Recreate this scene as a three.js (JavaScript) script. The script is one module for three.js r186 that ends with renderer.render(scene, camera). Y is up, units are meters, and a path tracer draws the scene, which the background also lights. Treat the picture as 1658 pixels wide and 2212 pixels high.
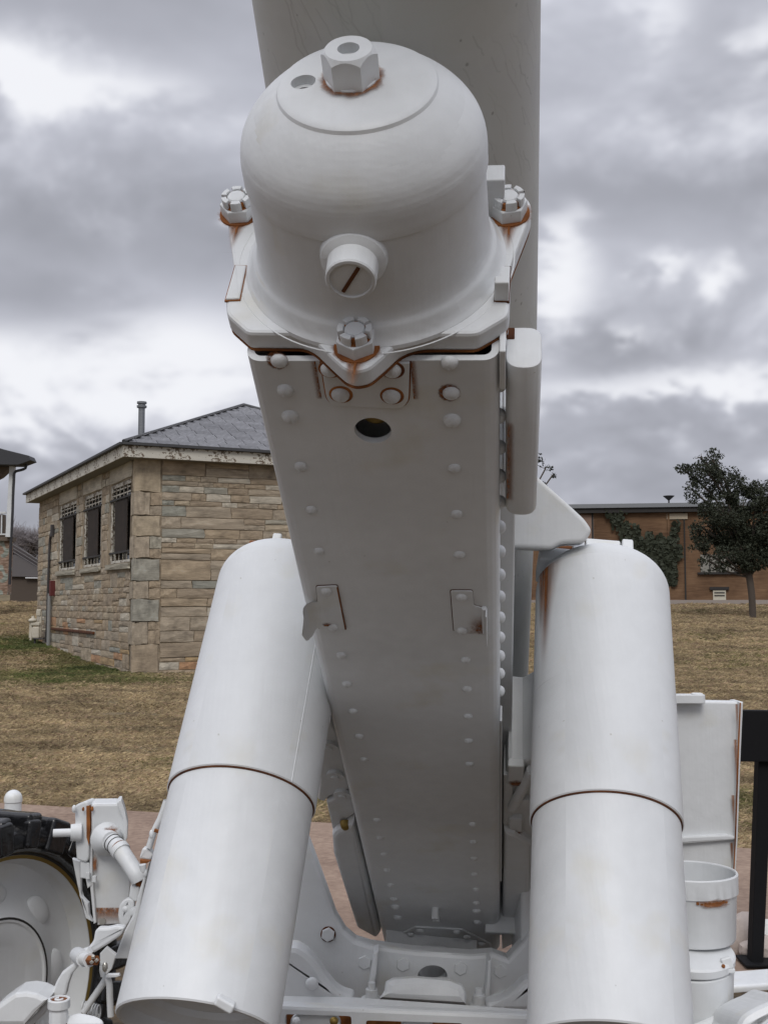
import * as THREE from 'three';
import { mergeGeometries, mergeVertices, toCreasedNormals } from 'three/addons/utils/BufferGeometryUtils.js';
import { RoundedBoxGeometry } from 'three/addons/geometries/RoundedBoxGeometry.js';
import { ImprovedNoise } from 'three/addons/math/ImprovedNoise.js';
import { Brush, Evaluator, SUBTRACTION, INTERSECTION } from 'three-bvh-csg';

// ------------------------------------------------------------------ camera, sky, sun, exposure
const V = (x, y, z) => new THREE.Vector3(x, y, z);
const scene = new THREE.Scene();
const FP = 2500, CX = 829, CY = 1106, HORIZON = 1303, EYE = 1.65;   // pinhole read off the photograph (1658 x 2212 picture units)
const pitch = Math.atan((HORIZON - CY) / FP);
const camera = new THREE.PerspectiveCamera(2 * Math.atan(CY / FP) * 180 / Math.PI, 767 / 1024, 0.05, 600);
camera.position.set(0, EYE, 0);
camera.rotation.set(pitch, 0, 0);
camera.updateMatrixWorld(true);
scene.add(camera);
const noise3 = new ImprovedNoise();
function rng(seed) { let a = seed >>> 0; return () => { a = (a + 0x6D2B79F5) >>> 0; let t = a; t = Math.imul(t ^ (t >>> 15), t | 1); t ^= t + Math.imul(t ^ (t >>> 7), t | 61); return ((t ^ (t >>> 14)) >>> 0) / 4294967296; }; }
function fbm(x, y, z, oct = 5, gain = 0.5) { let s = 0, a = 1, n = 0; for (let i = 0; i < oct; i++) { s += a * noise3.noise(x, y, z + i * 7.3); n += a; a *= gain; x *= 2.03; y *= 2.03; z *= 2.03; } return s / n; }
const sstep = (a, b, x) => { const t = Math.min(1, Math.max(0, (x - a) / (b - a))); return t * t * (3 - 2 * t); };

{ // overcast sky: broken stratocumulus, brighter overhead as an overcast sky is
  const W = 2048, H = 1024, data = new Float32Array(W * H * 4);
  // cloud masses in view: azimuth and elevation of their middle, spans (radians), brightness
  const px = (x, y) => [(x - CX) / FP, Math.atan((CY - y) / FP) + pitch];
  const masses = [   // bright gaps (above 0) and heavy bellies (below 0)
    [97, 170, 85, 38, 1.0], [20, 200, 60, 40, .7], [284, 205, 105, 34, .62], [470, 480, 40, 22, .75], [400, 300, 120, 60, .28], [190, 800, 300, 70, .85], [430, 760, 110, 55, .6], [60, 900, 200, 60, .45],
    [1205, 636, 62, 72, 1.05], [1185, 520, 34, 40, .7], [1444, 55, 52, 46, .62], [1646, 150, 36, 36, .85], [1452, 576, 42, 15, .8], [1579, 600, 28, 26, .85], [1377, 718, 36, 15, .62], [1340, 845, 190, 26, .85], [1600, 830, 110, 30, .75], [1560, 240, 110, 40, .3],
    [230, 40, 260, 60, -.5], [75, 525, 190, 60, -.6], [300, 480, 160, 60, -.25], [45, 690, 110, 40, -.45], [500, 560, 70, 50, -.3], [1384, 425, 260, 55, -.65], [1640, 520, 90, 90, -.4], [1422, 755, 170, 40, -.4], [1420, 1020, 420, 90, -.5], [1560, 60, 60, 60, -.25], [90, 1110, 160, 100, -.5],
  ].map(([x, y, sx, sy, a]) => [...px(x, y), sx / FP, sy / FP, a]);
  for (let j = 0; j < H; j++) {
    const el = ((j + .5) / H - .5) * Math.PI, sy = Math.sin(el), cy = Math.cos(el);
    for (let i = 0; i < W; i++) {
      const a = ((i + .5) / W - .5) * 2 * Math.PI, dx = Math.cos(a) * cy, dz = Math.sin(a) * cy, k = (j * W + i) * 4;
      let r, g, b;
      if (sy < -0.02) { r = g = b = .22; r = .24; b = .19; } else {
        const h = Math.max(sy, 0) + .27, u = dx / h * 1.5, v = dz / h * 1.5, seen = Math.abs(Math.atan2(dx, -dz)) < .5 && el < .7;   // finer octaves where the lens can tell them
        const wx = fbm(u * .8, v * .8, 3.1, 2), wy = fbm(u * .8, v * .8, 9.7, 2);
        const big = fbm(u * .6 + wx * .7, v * .6 + wy * .7, 1.7, 2);
        const fine = fbm(u * 2.1 + wx * 1.2, v * 2.1 + wy * 1.2, 5.2, seen ? 6 : 2, .56);
        const curl = seen ? fbm(u * 5 + wx * 2.0, v * 5 + wy * 2.0, 2.2, 5, .62) : 0;
        const bil = .5 - Math.abs(fbm(u * 1.5 + wx * .6, v * 1.5 + wy * .6, 8.4, seen ? 5 : 2, .5)) * 2.2;   // rounded heaps
        let gap = .30 + big * .55 + fine * .75 + curl * .5, belly = fine * .32 + bil * .22 + curl * .10 + big * .2;
        const az = Math.atan2(dx, -dz);
        if (Math.abs(az) < 1.2 && el < 1) { gap -= .22; for (const m of masses) {
          const ex = (az + fine * .07 + curl * .035 - m[0]) / (m[2] * 1.12), ey = (el + fine * .045 + curl * .03 - m[1]) / (m[3] * 1.12), q = ex * ex + ey * ey;
          if (q < 9) { const w = m[4] * Math.exp(-q * .5); if (w > 0) gap += w * .66; else { belly += w * .55; gap += w * .3; } }
        } }
        const mask = sstep(.34, .98, gap), soft = sstep(.1, .6, gap), zen = .9 + 1.3 * sstep(.4, 1.0, sy);
        const body = Math.max(.24, .475 + belly * .36 + soft * .10), lum = (body * (1 - mask) + .9 * mask) * zen, t = mask * .8 + soft * .2;
        r = lum * (.935 + .045 * t); g = lum * (.962 + .03 * t); b = lum * (1.09 - .05 * t);
      }
      data[k] = r; data[k + 1] = g; data[k + 2] = b; data[k + 3] = 1;
    }
  }
  const sky = new THREE.DataTexture(data, W, H, THREE.RGBAFormat, THREE.FloatType);
  sky.mapping = THREE.EquirectangularReflectionMapping; sky.magFilter = sky.minFilter = THREE.LinearFilter; sky.needsUpdate = true;
  scene.background = sky; scene.environment = sky;
}
const sun = new THREE.DirectionalLight(0xfffbf5, 1.1);
sun.position.set(-1, 12, 9); sun.target.position.set(0, 0, -4); scene.add(sun, sun.target);
sun.castShadow = true; sun.shadow.radius = 45; sun.shadow.mapSize.set(2048, 2048);
Object.assign(sun.shadow.camera, { left: -30, right: 30, top: 30, bottom: -30, near: .5, far: 90 });
const renderer = new THREE.WebGLRenderer({ antialias: true });
renderer.setSize(767, 1024);
renderer.toneMapping = THREE.LinearToneMapping;
renderer.toneMappingExposure = 1.12;
renderer.shadowMap.enabled = true;

// ------------------------------------------------------------------ pixel -> ray helpers
const Fw = V(0, Math.sin(pitch), -Math.cos(pitch)), Up = V(0, Math.cos(pitch), Math.sin(pitch));
const ray = (x, y) => Fw.clone().add(V((x - CX) / FP, 0, 0)).addScaledVector(Up, (CY - y) / FP);
const P = (x, y, d) => ray(x, y).multiplyScalar(d).add(V(0, EYE, 0));
function hitPlane(x, y, o, n) { const r = ray(x, y), c = V(0, EYE, 0); return r.multiplyScalar(o.clone().sub(c).dot(n) / r.dot(n)).add(c); }
// photograph crops: crop pixel -> picture units
const crop = (x0, y0, s) => (x, y) => [(x0 + x / s) / 1.15802, (y0 + y / s) / 1.15802];
const c1 = crop(480, 0, 1.727), c2 = crop(130, 1960, 4.737), c3 = crop(0, 2100, 4.797), c4 = crop(690, 2180, 2.551), c5 = crop(1680, 1720, 2.629), c8 = crop(780, 1780, 3.568), c9 = crop(600, 1600, 1.842), cW = crop(0, 900, 2.1816), cP = crop(0, 1100, 3.95);

// ------------------------------------------------------------------ textures and materials
function dataTex(w, h, fn, srgb = true, rep = [1, 1]) {
  const d = new Uint8Array(w * h * 4);
  for (let j = 0; j < h; j++) for (let i = 0; i < w; i++) { const c = fn(i / w, j / h, i, j), k = (j * w + i) * 4; d[k] = Math.max(0, Math.min(255, c[0])); d[k + 1] = Math.max(0, Math.min(255, c[1])); d[k + 2] = Math.max(0, Math.min(255, c[2])); d[k + 3] = 255; }
  const t = new THREE.DataTexture(d, w, h); t.wrapS = t.wrapT = THREE.RepeatWrapping; t.magFilter = THREE.LinearFilter; t.minFilter = THREE.LinearMipmapLinearFilter; t.generateMipmaps = true;
  if (srgb) t.colorSpace = THREE.SRGBColorSpace; t.repeat.set(...rep); t.needsUpdate = true; return t;
}
// tileable fbm on a torus-like blend
function tfbm(u, v, f, seed, oct = 5, gain = .5) {
  const a = fbm(u * f, v * f, seed, oct, gain), b = fbm((u - 1) * f, v * f, seed, oct, gain), c = fbm(u * f, (v - 1) * f, seed, oct, gain), d = fbm((u - 1) * f, (v - 1) * f, seed, oct, gain);
  const su = sstep(0, 1, u), sv = sstep(0, 1, v);
  return (a * (1 - su) + b * su) * (1 - sv) + (c * (1 - su) + d * su) * sv;
}
const std = o => new THREE.MeshStandardMaterial(o);
const lin = (r, g, b) => new THREE.Color().setRGB(r, g, b);
function canvasTex(w, h, draw, rep) { const c = document.createElement('canvas'); c.width = w; c.height = h; draw(c.getContext('2d'), w, h); const t = new THREE.CanvasTexture(c); t.colorSpace = THREE.SRGBColorSpace; t.wrapS = t.wrapT = THREE.RepeatWrapping; if (rep) t.repeat.set(...rep); return t; }

const M = {};
{
  // thick brushed-on white enamel, faint blotches, tiny chips and grime specks (1 m tile)
  const R = rng(5), specks = []; for (let i = 0; i < 11; i++) specks.push([R(), R(), .0012 + R() * R() * .003, R()]);
  const paint = dataTex(512, 512, (u, v) => {
    let k = 227 + tfbm(u, v, 3, 1.3, 4) * 20 + tfbm(u, v, 24, 4.1, 3) * 7; let w = 0;
    w = Math.max(0, tfbm(u, v, 5, 8.8, 5) - .13) * 80;
    for (const s of specks) { const d = Math.hypot(u - s[0], v - s[1]); if (d < s[2]) { k -= 55 * (1 - d / s[2]); w += 12; } }
    return [k - w * .35, k - w * .5, k - 2 - w * .9];
  });
  const bump = dataTex(512, 512, (u, v) => { const k = 128 + tfbm(u, v, 6, 2.2, 4) * 70 + tfbm(u, v, 60, 6.2, 3) * 30 + fbm(u * 90, v * 5, 3.3, 2) * 30; return [k, k, k]; }, false);
  const rough = dataTex(256, 256, (u, v) => { const k = 128 + tfbm(u, v, 5, 3.4, 5) * 80; return [255, k, 0]; }, false);
  M.paint = std({ map: paint, bumpMap: bump, bumpScale: .0026, roughnessMap: rough, roughness: .92, color: lin(.885, .905, .93) });
  M.paintFine = M.paint;
  // barrel: scuffs and scratches through dirty paint; u goes round, v along
  const Rb = rng(77);
  const scr = canvasTex(1024, 2048, (g, w, h) => {
    g.fillStyle = 'rgb(206,205,200)'; g.fillRect(0, 0, w, h);
    for (let i = 0; i < 900; i++) { const x = Rb() * w, y = Rb() * h, r = 10 + Rb() * 70; g.fillStyle = `rgba(${Rb() < .5 ? '170,168,160' : '226,226,222'},${.02 + Rb() * .05})`; g.beginPath(); g.ellipse(x, y, r * .5, r, Rb() * 3, 0, 7); g.fill(); }
    for (let i = 0; i < 1500; i++) { // wispy scuffs, in drifts
      const cl = Math.floor(Rb() * 40), q = rng(900 + cl); let x = q() * w + (Rb() - .5) * 150, y = q() * h + (Rb() - .5) * 220; const left = q() < .5 ? 1 : -1, n = 3 + Rb() * 9; g.strokeStyle = `rgba(100,98,92,${.03 + Rb() * .13})`; g.lineWidth = .7 + Rb() * 1.3; g.beginPath(); g.moveTo(x, y);
      for (let k = 0; k < n; k++) { x += left * (1 + Rb() * 4) + (Rb() - .5) * 5; y += 3 + Rb() * 7; g.lineTo(x, y); } g.stroke();
    }
    for (let i = 0; i < 500; i++) { g.fillStyle = `rgba(80,76,68,${.08 + Rb() * .3})`; g.beginPath(); g.arc(Rb() * w, Rb() * h, .5 + Rb() * 1.8, 0, 7); g.fill(); }
  });
  M.barrel = std({ map: scr, bumpMap: bump, bumpScale: .0008, roughness: .62, color: lin(.84, .85, .85) });
  const rustT = dataTex(256, 256, (u, v) => { const a = tfbm(u, v, 6, 1.1, 5), b = tfbm(u, v, 20, 3.3, 4), k = a + b * .6; return [132 + k * 105, 80 + k * 82, 38 + k * 52]; });
  M.rust = std({ map: rustT, roughness: .95 });
  M.rustDark = std({ map: rustT, roughness: .95, color: lin(.35, .3, .28) });
  M.redPrimer = std({ map: rustT, color: lin(1, .55, .5), roughness: .9 });
  const alpha = (fn) => dataTex(128, 128, (u, v) => { const k = 255 * Math.max(0, Math.min(1, fn(u, v))); return [k, k, k]; }, false);
  const ringA = alpha((u, v) => { const r = Math.hypot(u - .5, v - .5) * 2, n = fbm(u * 6, v * 6, 2.2, 4); return (sstep(1, .78, r + n * .25)) * (.8 + n * .8); });
  const dripA = alpha((u, v) => { const n = fbm(u * 7, v * 1.3, 4.4, 4), w = (.08 + .25 * v * v); return sstep(w * 1.6, 0, Math.abs(u - .5 + n * .06)) * sstep(0, .9, v) * (.75 + n); });
  const edgeA = alpha((u, v) => { const n = fbm(u * 14, v * 5, 6.1, 4); return sstep(.95, .1, v + n * .35) * (.7 + n * .9) * sstep(0, .06, u) * sstep(1, .94, u); });
  const blotA = alpha((u, v) => { const r = Math.hypot((u - .5) * 1.05, v - .5) * 2, n = fbm(u * 4, v * 4, 8.2, 5); return sstep(1, .15, r + n * .7) * .9; });
  const smearA = alpha((u, v) => { const n = fbm(u * 5, v * 5, 3.7, 5, .6); return sstep(.15, 1, u + n * .4) * sstep(1, .35, v + n * .4) * sstep(0, .08, v) * (.85 + n * .6); });
  for (const [k, a] of [['smear', smearA], ['ring', ringA], ['drip', dripA], ['edge', edgeA], ['blot', blotA]]) M['rust_' + k] = std({ map: rustT, alphaMap: a, transparent: true, roughness: .95, side: THREE.DoubleSide });
  M.black = std({ color: lin(.009, .009, .010), roughness: .2, bumpMap: bump, bumpScale: .006 });
  M.blackPaint = new THREE.MeshPhysicalMaterial({ color: lin(.007, .007, .008), roughness: .75, specularIntensity: .35, bumpMap: bump, bumpScale: .002 });
  M.steelDark = std({ color: lin(.035, .033, .03), roughness: .6, metalness: .3 });
  M.brass = std({ color: lin(.28, .19, .05), roughness: .45, metalness: .6 });
  M.void = std({ color: lin(.012, .011, .01), roughness: .9 });
  M.chrome = std({ color: lin(.55, .53, .48), roughness: .3, metalness: .8 });
}

// ------------------------------------------------------------------ geometry helpers
function boxUV(g, s = 1) { // texture coordinates in metres, by the side each face looks to
  g = g.index ? g.toNonIndexed() : g; const p = g.attributes.position, n = p.count, uv = new Float32Array(n * 2), a = V(), b = V(), c = V(), e = V(), f = V();
  for (let i = 0; i < n; i += 3) {
    a.fromBufferAttribute(p, i); b.fromBufferAttribute(p, i + 1); c.fromBufferAttribute(p, i + 2); e.subVectors(b, a); f.subVectors(c, a); e.cross(f);
    const ax = Math.abs(e.x), ay = Math.abs(e.y), az = Math.abs(e.z);
    [a, b, c].forEach((q, k) => { const [u, v] = ay >= ax && ay >= az ? [q.x, q.z] : ax >= az ? [q.z, q.y] : [q.x, q.y]; uv[(i + k) * 2] = u * s; uv[(i + k) * 2 + 1] = v * s; });
  }
  g.setAttribute('uv', new THREE.BufferAttribute(uv, 2)); return g;
}
const clean = g => { g = g.index ? g.toNonIndexed() : g; for (const k of Object.keys(g.attributes)) if (!['position', 'normal', 'uv'].includes(k)) g.deleteAttribute(k); if (!g.attributes.normal) g.computeVertexNormals(); if (!g.attributes.uv) boxUV(g); g.clearGroups && g.clearGroups(); return g; };
const merge = a => mergeGeometries(a.map(clean));
function extr(pts, th, bev = 0, holes = [], curveSeg = 8, bseg = 2) { // outline in XY, front face at z = 0, body behind it
  const s = new THREE.Shape(pts.map(p => new THREE.Vector2(p[0], p[1])));
  for (const h of holes) s.holes.push(new THREE.Path(h.map(p => new THREE.Vector2(p[0], p[1]))));
  const g = new THREE.ExtrudeGeometry(s, { depth: th - 2 * bev, bevelEnabled: bev > 0, bevelThickness: bev, bevelSize: bev, bevelOffset: -bev, bevelSegments: bseg, curveSegments: curveSeg });
  g.translate(0, 0, -th + bev); return g;
}
function smooth(pts, n = 6, closed = true) { return new THREE.CatmullRomCurve3(pts.map(p => V(p[0], p[1], 0)), closed, 'catmullrom', .5).getPoints(pts.length * n).map(p => [p.x, p.y]).slice(0, closed ? -1 : undefined); }
function roundPoly(pts, r, n = 4) { // polygon with rounded corners; r number or array
  const out = [], m = pts.length;
  for (let i = 0; i < m; i++) {
    const a = new THREE.Vector2(...pts[(i + m - 1) % m]), b = new THREE.Vector2(...pts[i]), c = new THREE.Vector2(...pts[(i + 1) % m]), ri = Array.isArray(r) ? r[i] : r;
    const u = a.clone().sub(b), v = c.clone().sub(b), d = Math.min(ri, u.length() * .48, v.length() * .48);
    if (d < 1e-5) { out.push([b.x, b.y]); continue; }
    const s = b.clone().addScaledVector(u.normalize(), d), e = b.clone().addScaledVector(v.normalize(), d);
    for (let k = 0; k <= n; k++) { const t = k / n; out.push([(1 - t) * (1 - t) * s.x + 2 * t * (1 - t) * b.x + t * t * e.x, (1 - t) * (1 - t) * s.y + 2 * t * (1 - t) * b.y + t * t * e.y]); }
  }
  return out;
}
const circ = (x, y, r, n = 24) => Array.from({ length: n }, (_, i) => [x + r * Math.cos(i / n * 2 * Math.PI), y + r * Math.sin(i / n * 2 * Math.PI)]);
function lathe(prof, seg = 64) { const g = new THREE.LatheGeometry(prof.map(p => new THREE.Vector2(Math.max(p[0], 1e-5), p[1])), seg); return g; }
function latheSharp(prof, seg = 64, ang = .5) { return toCreasedNormals(lathe(prof, seg), ang); }
function orient(g, from, dir, ref = V(0, 1, 0)) { // geometry's +Y along dir
  const q = new THREE.Quaternion().setFromUnitVectors(ref, dir.clone().normalize()); return g.applyQuaternion(q).translate(from.x, from.y, from.z);
}
function rod(a, b, r0, r1 = r0, seg = 20) { const d = b.clone().sub(a), g = new THREE.CylinderGeometry(r1, r0, d.length(), seg); g.translate(0, d.length() / 2, 0); return orient(g, a, d); }
function tube(pts, r, seg = 40, rad = 12) { return new THREE.TubeGeometry(new THREE.CatmullRomCurve3(pts), seg, r, rad, false); }
const rbox = (w, h, d, r = .006, s = 2) => new RoundedBoxGeometry(w, h, d, s, Math.min(r, w * .45, h * .45, d * .45));
function dome(r, h, n = 14) { const pr = []; for (let i = 0; i <= 6; i++) { const t = i / 6 * Math.PI / 2; pr.push([r * Math.cos(t), h * Math.sin(t)]); } return lathe(pr, n); }

const names = new Map();
const numbered = n => { const k = names.get(n) || 0; names.set(n, k + 1); return k ? `${n}_${String(k).padStart(3, '0')}` : n; };
function mesh(name, g, mat, parent) { const m = new THREE.Mesh(g, mat); m.name = parent === scene ? numbered(name) : name; m.castShadow = m.receiveShadow = true; parent.add(m); return m; }
function thing(name, label, category, pos, turn = 0, group) { const o = new THREE.Group(); o.name = numbered(name); o.position.copy(pos); o.rotation.y = turn; o.userData = { label, category }; if (group) o.userData.group = group; scene.add(o); o.updateMatrixWorld(true); return o; }

// ------------------------------------------------------------------ the ground
const groundH = d => { const t = d - 12; return t <= 0 ? 0 : t < 12 ? .21 * (t / 12) * (t / 12) * (1.6 - .6 * t / 12) : .21 + .042 * (t - 12) * sstep(-3, 14, t - 12); };
const groundY = (x, z) => groundH(-z) + (-z > 11 ? .03 * noise3.noise(x * .3, z * .3, .5) * sstep(11, 15, -z) : 0) - .03;
const padA = V(-3.25, 0, -9.8), padDir = V(5.77, 0, 1.83).normalize(), padN = V(padDir.z, 0, -padDir.x); // far edge of the slab; padN points away
const overPad = (x, z) => V(x, 0, z).sub(padA).dot(padN) < 0 && -z > -8;
const greenAt = (x, z) => { // greener grass where the photograph has it
  let g = .16 + .75 * fbm(x * .42, z * .42, 2.4, 5, .6);
  const house = Math.exp(-(Math.pow((x + 6.3) / 1.7, 2) + Math.pow((z + 25.5) / 3.6, 2))) * .74 + Math.exp(-(Math.pow((x + 9.5) / 2.5, 2) + Math.pow((z + 33) / 5, 2))) * .6;
  const near = Math.exp(-Math.pow(V(x, 0, z).sub(padA).dot(padN) - (x > 0 ? 6 : 2.4), 2) / 6) * (.10 + .3 * Math.max(0, fbm(x * .6, z * .6, 7.1, 3)));
  return Math.max(0, Math.min(1, g + house + near));
};
{
  const g = new THREE.PlaneGeometry(1, 1, 110, 460), p = g.attributes.position, n = p.count, col = new Float32Array(n * 3), uv = new Float32Array(n * 2);
  for (let i = 0; i < n; i++) {
    const a = p.getX(i) * 2, b = p.getY(i) + .5, x = Math.sign(a) * Math.pow(Math.abs(a), 2.2) * 300, z = 40 - Math.pow(b, 1.9) * 480 - b * 20;
    p.setXYZ(i, x, groundY(x, z), z);
    const gr = greenAt(x, z), m = .85 + .6 * fbm(x * .8, z * .8, 5, 4);
    const A = [.33 * m, .25 * m, .145 * m], B = [.10 * m, .125 * m, .035 * m]; for (let k = 0; k < 3; k++) col[i * 3 + k] = A[k] * (1 - gr) + B[k] * gr;
    uv[i * 2] = x / 2.5; uv[i * 2 + 1] = z / 2.5;
  }
  g.setAttribute('color', new THREE.BufferAttribute(col, 3)); g.setAttribute('uv', new THREE.BufferAttribute(uv, 2)); g.computeVertexNormals();
  if (g.attributes.normal.getY(0) < 0) { g.index.array.reverse(); g.computeVertexNormals(); }
  const gt = dataTex(512, 512, (u, v) => { const k = 196 + tfbm(u, v, 9, 1.5, 5, .7) * 150 + tfbm(u, v, 60, 3.5, 3) * 90; return [k, k * .985, k * .95]; });
  const gb = dataTex(512, 512, (u, v) => { const k = 128 + tfbm(u, v, 40, 9.5, 4, .7) * 150; return [k, k, k]; }, false);
  mesh('ground', g, std({ map: gt, bumpMap: gb, bumpScale: .03, vertexColors: true, roughness: 1 }), scene).userData = { kind: 'structure', label: 'dry lawn with patches of green around the old stone house', category: 'ground' };
  // pinkish concrete slab that the gun stands on
  const ct = dataTex(512, 512, (u, v) => { const k = tfbm(u, v, 5, 2.5, 4) * 34 + tfbm(u, v, 70, 4.5, 3, .7) * 46, s = Math.max(0, tfbm(u, v, 3, 6.5, 5) - .1) * 90; return [168 + k - s, 145 + k - s, 126 + k * .9 - s]; });
  const cb = dataTex(512, 512, (u, v) => { const k = 128 + tfbm(u, v, 50, 7.5, 4, .7) * 120; return [k, k, k]; }, false);
  const sl = boxUV(rbox(22, .16, 13, .02), .35); sl.translate(0, -.08, 0);
  const slab = mesh('concrete_slab', sl, std({ map: ct, bumpMap: cb, bumpScale: .004, roughness: .95, color: lin(.62, .60, .60) }), scene);
  slab.rotation.y = -Math.atan2(padDir.z, padDir.x); slab.position.copy(padA).addScaledVector(padDir, 4).addScaledVector(padN, -6.5);
  slab.userData = { kind: 'structure', label: 'pinkish concrete slab under the white gun', category: 'slab' };
  // dry blades
  const R = rng(91), bl = []; for (let i = 0; i < 9; i++) {
    const a = R() * 6.28, l = .028 + R() * .045, w = .0020 + R() * .0018, ln = .2 + R() * 1.1, x0 = (R() - .5) * .07, z0 = (R() - .5) * .07;
    const q = new THREE.BufferGeometry(), dx = Math.cos(a), dz = Math.sin(a), t = l * ln;
    q.setAttribute('position', new THREE.BufferAttribute(new Float32Array([x0 - dz * w, 0, z0 + dx * w, x0 + dz * w, 0, z0 - dx * w, x0 + dx * t * .4 + dz * w * .7, l * .7, z0 + dz * t * .4 - dx * w * .7, x0 - dz * w, 0, z0 + dx * w, x0 + dx * t * .4 + dz * w * .7, l * .7, z0 + dz * t * .4 - dx * w * .7, x0 + dx * t, l * .9, z0 + dz * t]), 3));
    q.computeVertexNormals(); q.setAttribute('uv', new THREE.BufferAttribute(new Float32Array(12), 2)); bl.push(q);
  }
  const N = 430000, inst = new THREE.InstancedMesh(merge(bl), std({ roughness: 1, side: THREE.DoubleSide }), N), mt = new THREE.Matrix4(), qt = new THREE.Quaternion(), c = new THREE.Color(); let k = 0;
  while (k < N) {
    const d = 7.5 + Math.pow(R(), 1.5) * 52, x = (R() - .5) * (.80 * d + 1), z = -d; if (overPad(x, z)) continue;
    const hl = V(x, 0, z).sub(V(-5.2, 0, -24)), hu = hl.dot(V(.898, 0, -.439)), hv = hl.dot(V(-.439, 0, -.898)); if (hu > .02 && hv > .02 && hu < 7.3 && hv < 11.8) continue;
    const g = greenAt(x, z) + (R() - .5) * .3, tuft = fbm(x * 1.3, z * 1.3, 8.2, 3); if (R() > .62 + tuft * 1.3 + g * .3) continue;
    const s = (.45 + R() * .55) * (.75 + 1.1 * Math.max(0, fbm(x * 2.6, z * 2.6, 4.4, 2)) + .5 * Math.max(0, tuft)) * (1 + Math.max(0, d - 12) * .03) * (g > .6 ? .8 : 1);
    qt.setFromAxisAngle(V(0, 1, 0), R() * 6.28); mt.compose(V(x, groundY(x, z) - .006, z), qt, V(s, s * (.7 + .6 * Math.max(0, tuft + .3)), s)); inst.setMatrixAt(k, mt);
    const b = (.6 + R() * .6) * (.8 + .9 * fbm(x * .9, z * 1.6, 6.6, 4, .6) + .2); if (g > .62) c.setRGB(.11 * b, .13 * b, .04 * b); else if (g > .42) c.setRGB(.21 * b, .185 * b, .08 * b); else if (R() < .25) c.setRGB(.37 * b, .265 * b, .17 * b); else c.setRGB(.41 * b, .32 * b, .185 * b); inst.setColorAt(k++, c);
  }
  inst.name = 'dry_grass'; inst.userData = { kind: 'stuff', label: 'short straw coloured grass blades with green patches on the lawn', category: 'grass' }; inst.castShadow = inst.receiveShadow = true; scene.add(inst);
}

// ------------------------------------------------------------------ the white gun
const GZ = ray(1080, 3105).normalize().negate();                       // bore direction, up and towards the viewer
const GX = Fw.clone().multiplyScalar(-2500).add(V(29829, 0, 0)).addScaledVector(Up, -896); GX.addScaledVector(GZ, -GX.dot(GZ)).normalize();
const GY = GZ.clone().cross(GX), GO = P(795, 738, 2.1);                 // origin: middle of the cradle's underside at its front end
const GB = V(0.25, 0, -3.6);                                            // base of the gun on the slab
const gun = thing('howitzer', 'large white painted field howitzer with riveted cradle and raised barrel on the concrete slab', 'howitzer', GB);
const GM = new THREE.Matrix4().makeBasis(GX, GY, GZ).setPosition(GO), GMb = new THREE.Matrix4().makeTranslation(-GB.x, -GB.y, -GB.z).multiply(GM);
const gl = g => g.applyMatrix4(GMb), gw = g => g.translate(-GB.x, -GB.y, -GB.z);
const lw = (x, y, z) => V(x, y, z).applyMatrix4(GM), wl = v => v.clone().applyMatrix4(GM.clone().invert());
const onZ = (x, y, v) => wl(hitPlane(x, y, lw(0, 0, v), GZ)), onY = (x, y, v) => wl(hitPlane(x, y, lw(0, v, 0), GY)), onX = (x, y, v) => wl(hitPlane(x, y, lw(v, 0, 0), GX));
const uvW = (g, s = 1) => boxUV(g, s);
const gp = (name, g, mat = M.paint, parent = gun) => mesh(name, gl(uvW(clean(g))), mat, parent);       // from gun-local
const gwp = (name, g, mat = M.paint, parent = gun) => mesh(name, gw(uvW(clean(g))), mat, parent);      // from world
const latheZ = (prof, seg = 72, ang = .55) => toCreasedNormals(lathe(prof, seg), ang).rotateX(Math.PI / 2);
// plates parallel to the cradle's underside: outline in local x,z, facing -y
const plateY = (pts, y, th, bev = .003, holes = []) => extr(pts, th, bev, holes).applyMatrix4(new THREE.Matrix4().makeBasis(V(1, 0, 0), V(0, 0, 1), V(0, -1, 0)).setPosition(0, y, 0));
// decals of rust that grew on the paint; placed in gun space with a normal and an up direction
function stain(kind, pos, n, up, w, h, parent, off = .0012) {
  const g = new THREE.PlaneGeometry(w, h), z = n.clone().normalize(), x = up.clone().cross(z).normalize(), y = z.clone().cross(x);
  g.applyMatrix4(new THREE.Matrix4().makeBasis(x, y, z).setPosition(pos.clone().addScaledVector(z, off))); const m = mesh('rust_stain', g.applyMatrix4(GMb), M['rust_' + kind], parent); m.castShadow = false; return m;
}
const NX = V(1, 0, 0), NY = V(0, 1, 0), NZ = V(0, 0, 1), DN = V(0, -1, 0);
const CH = .235, CXo = -.006;                                           // recoil cylinder axis (local x, y)

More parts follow.
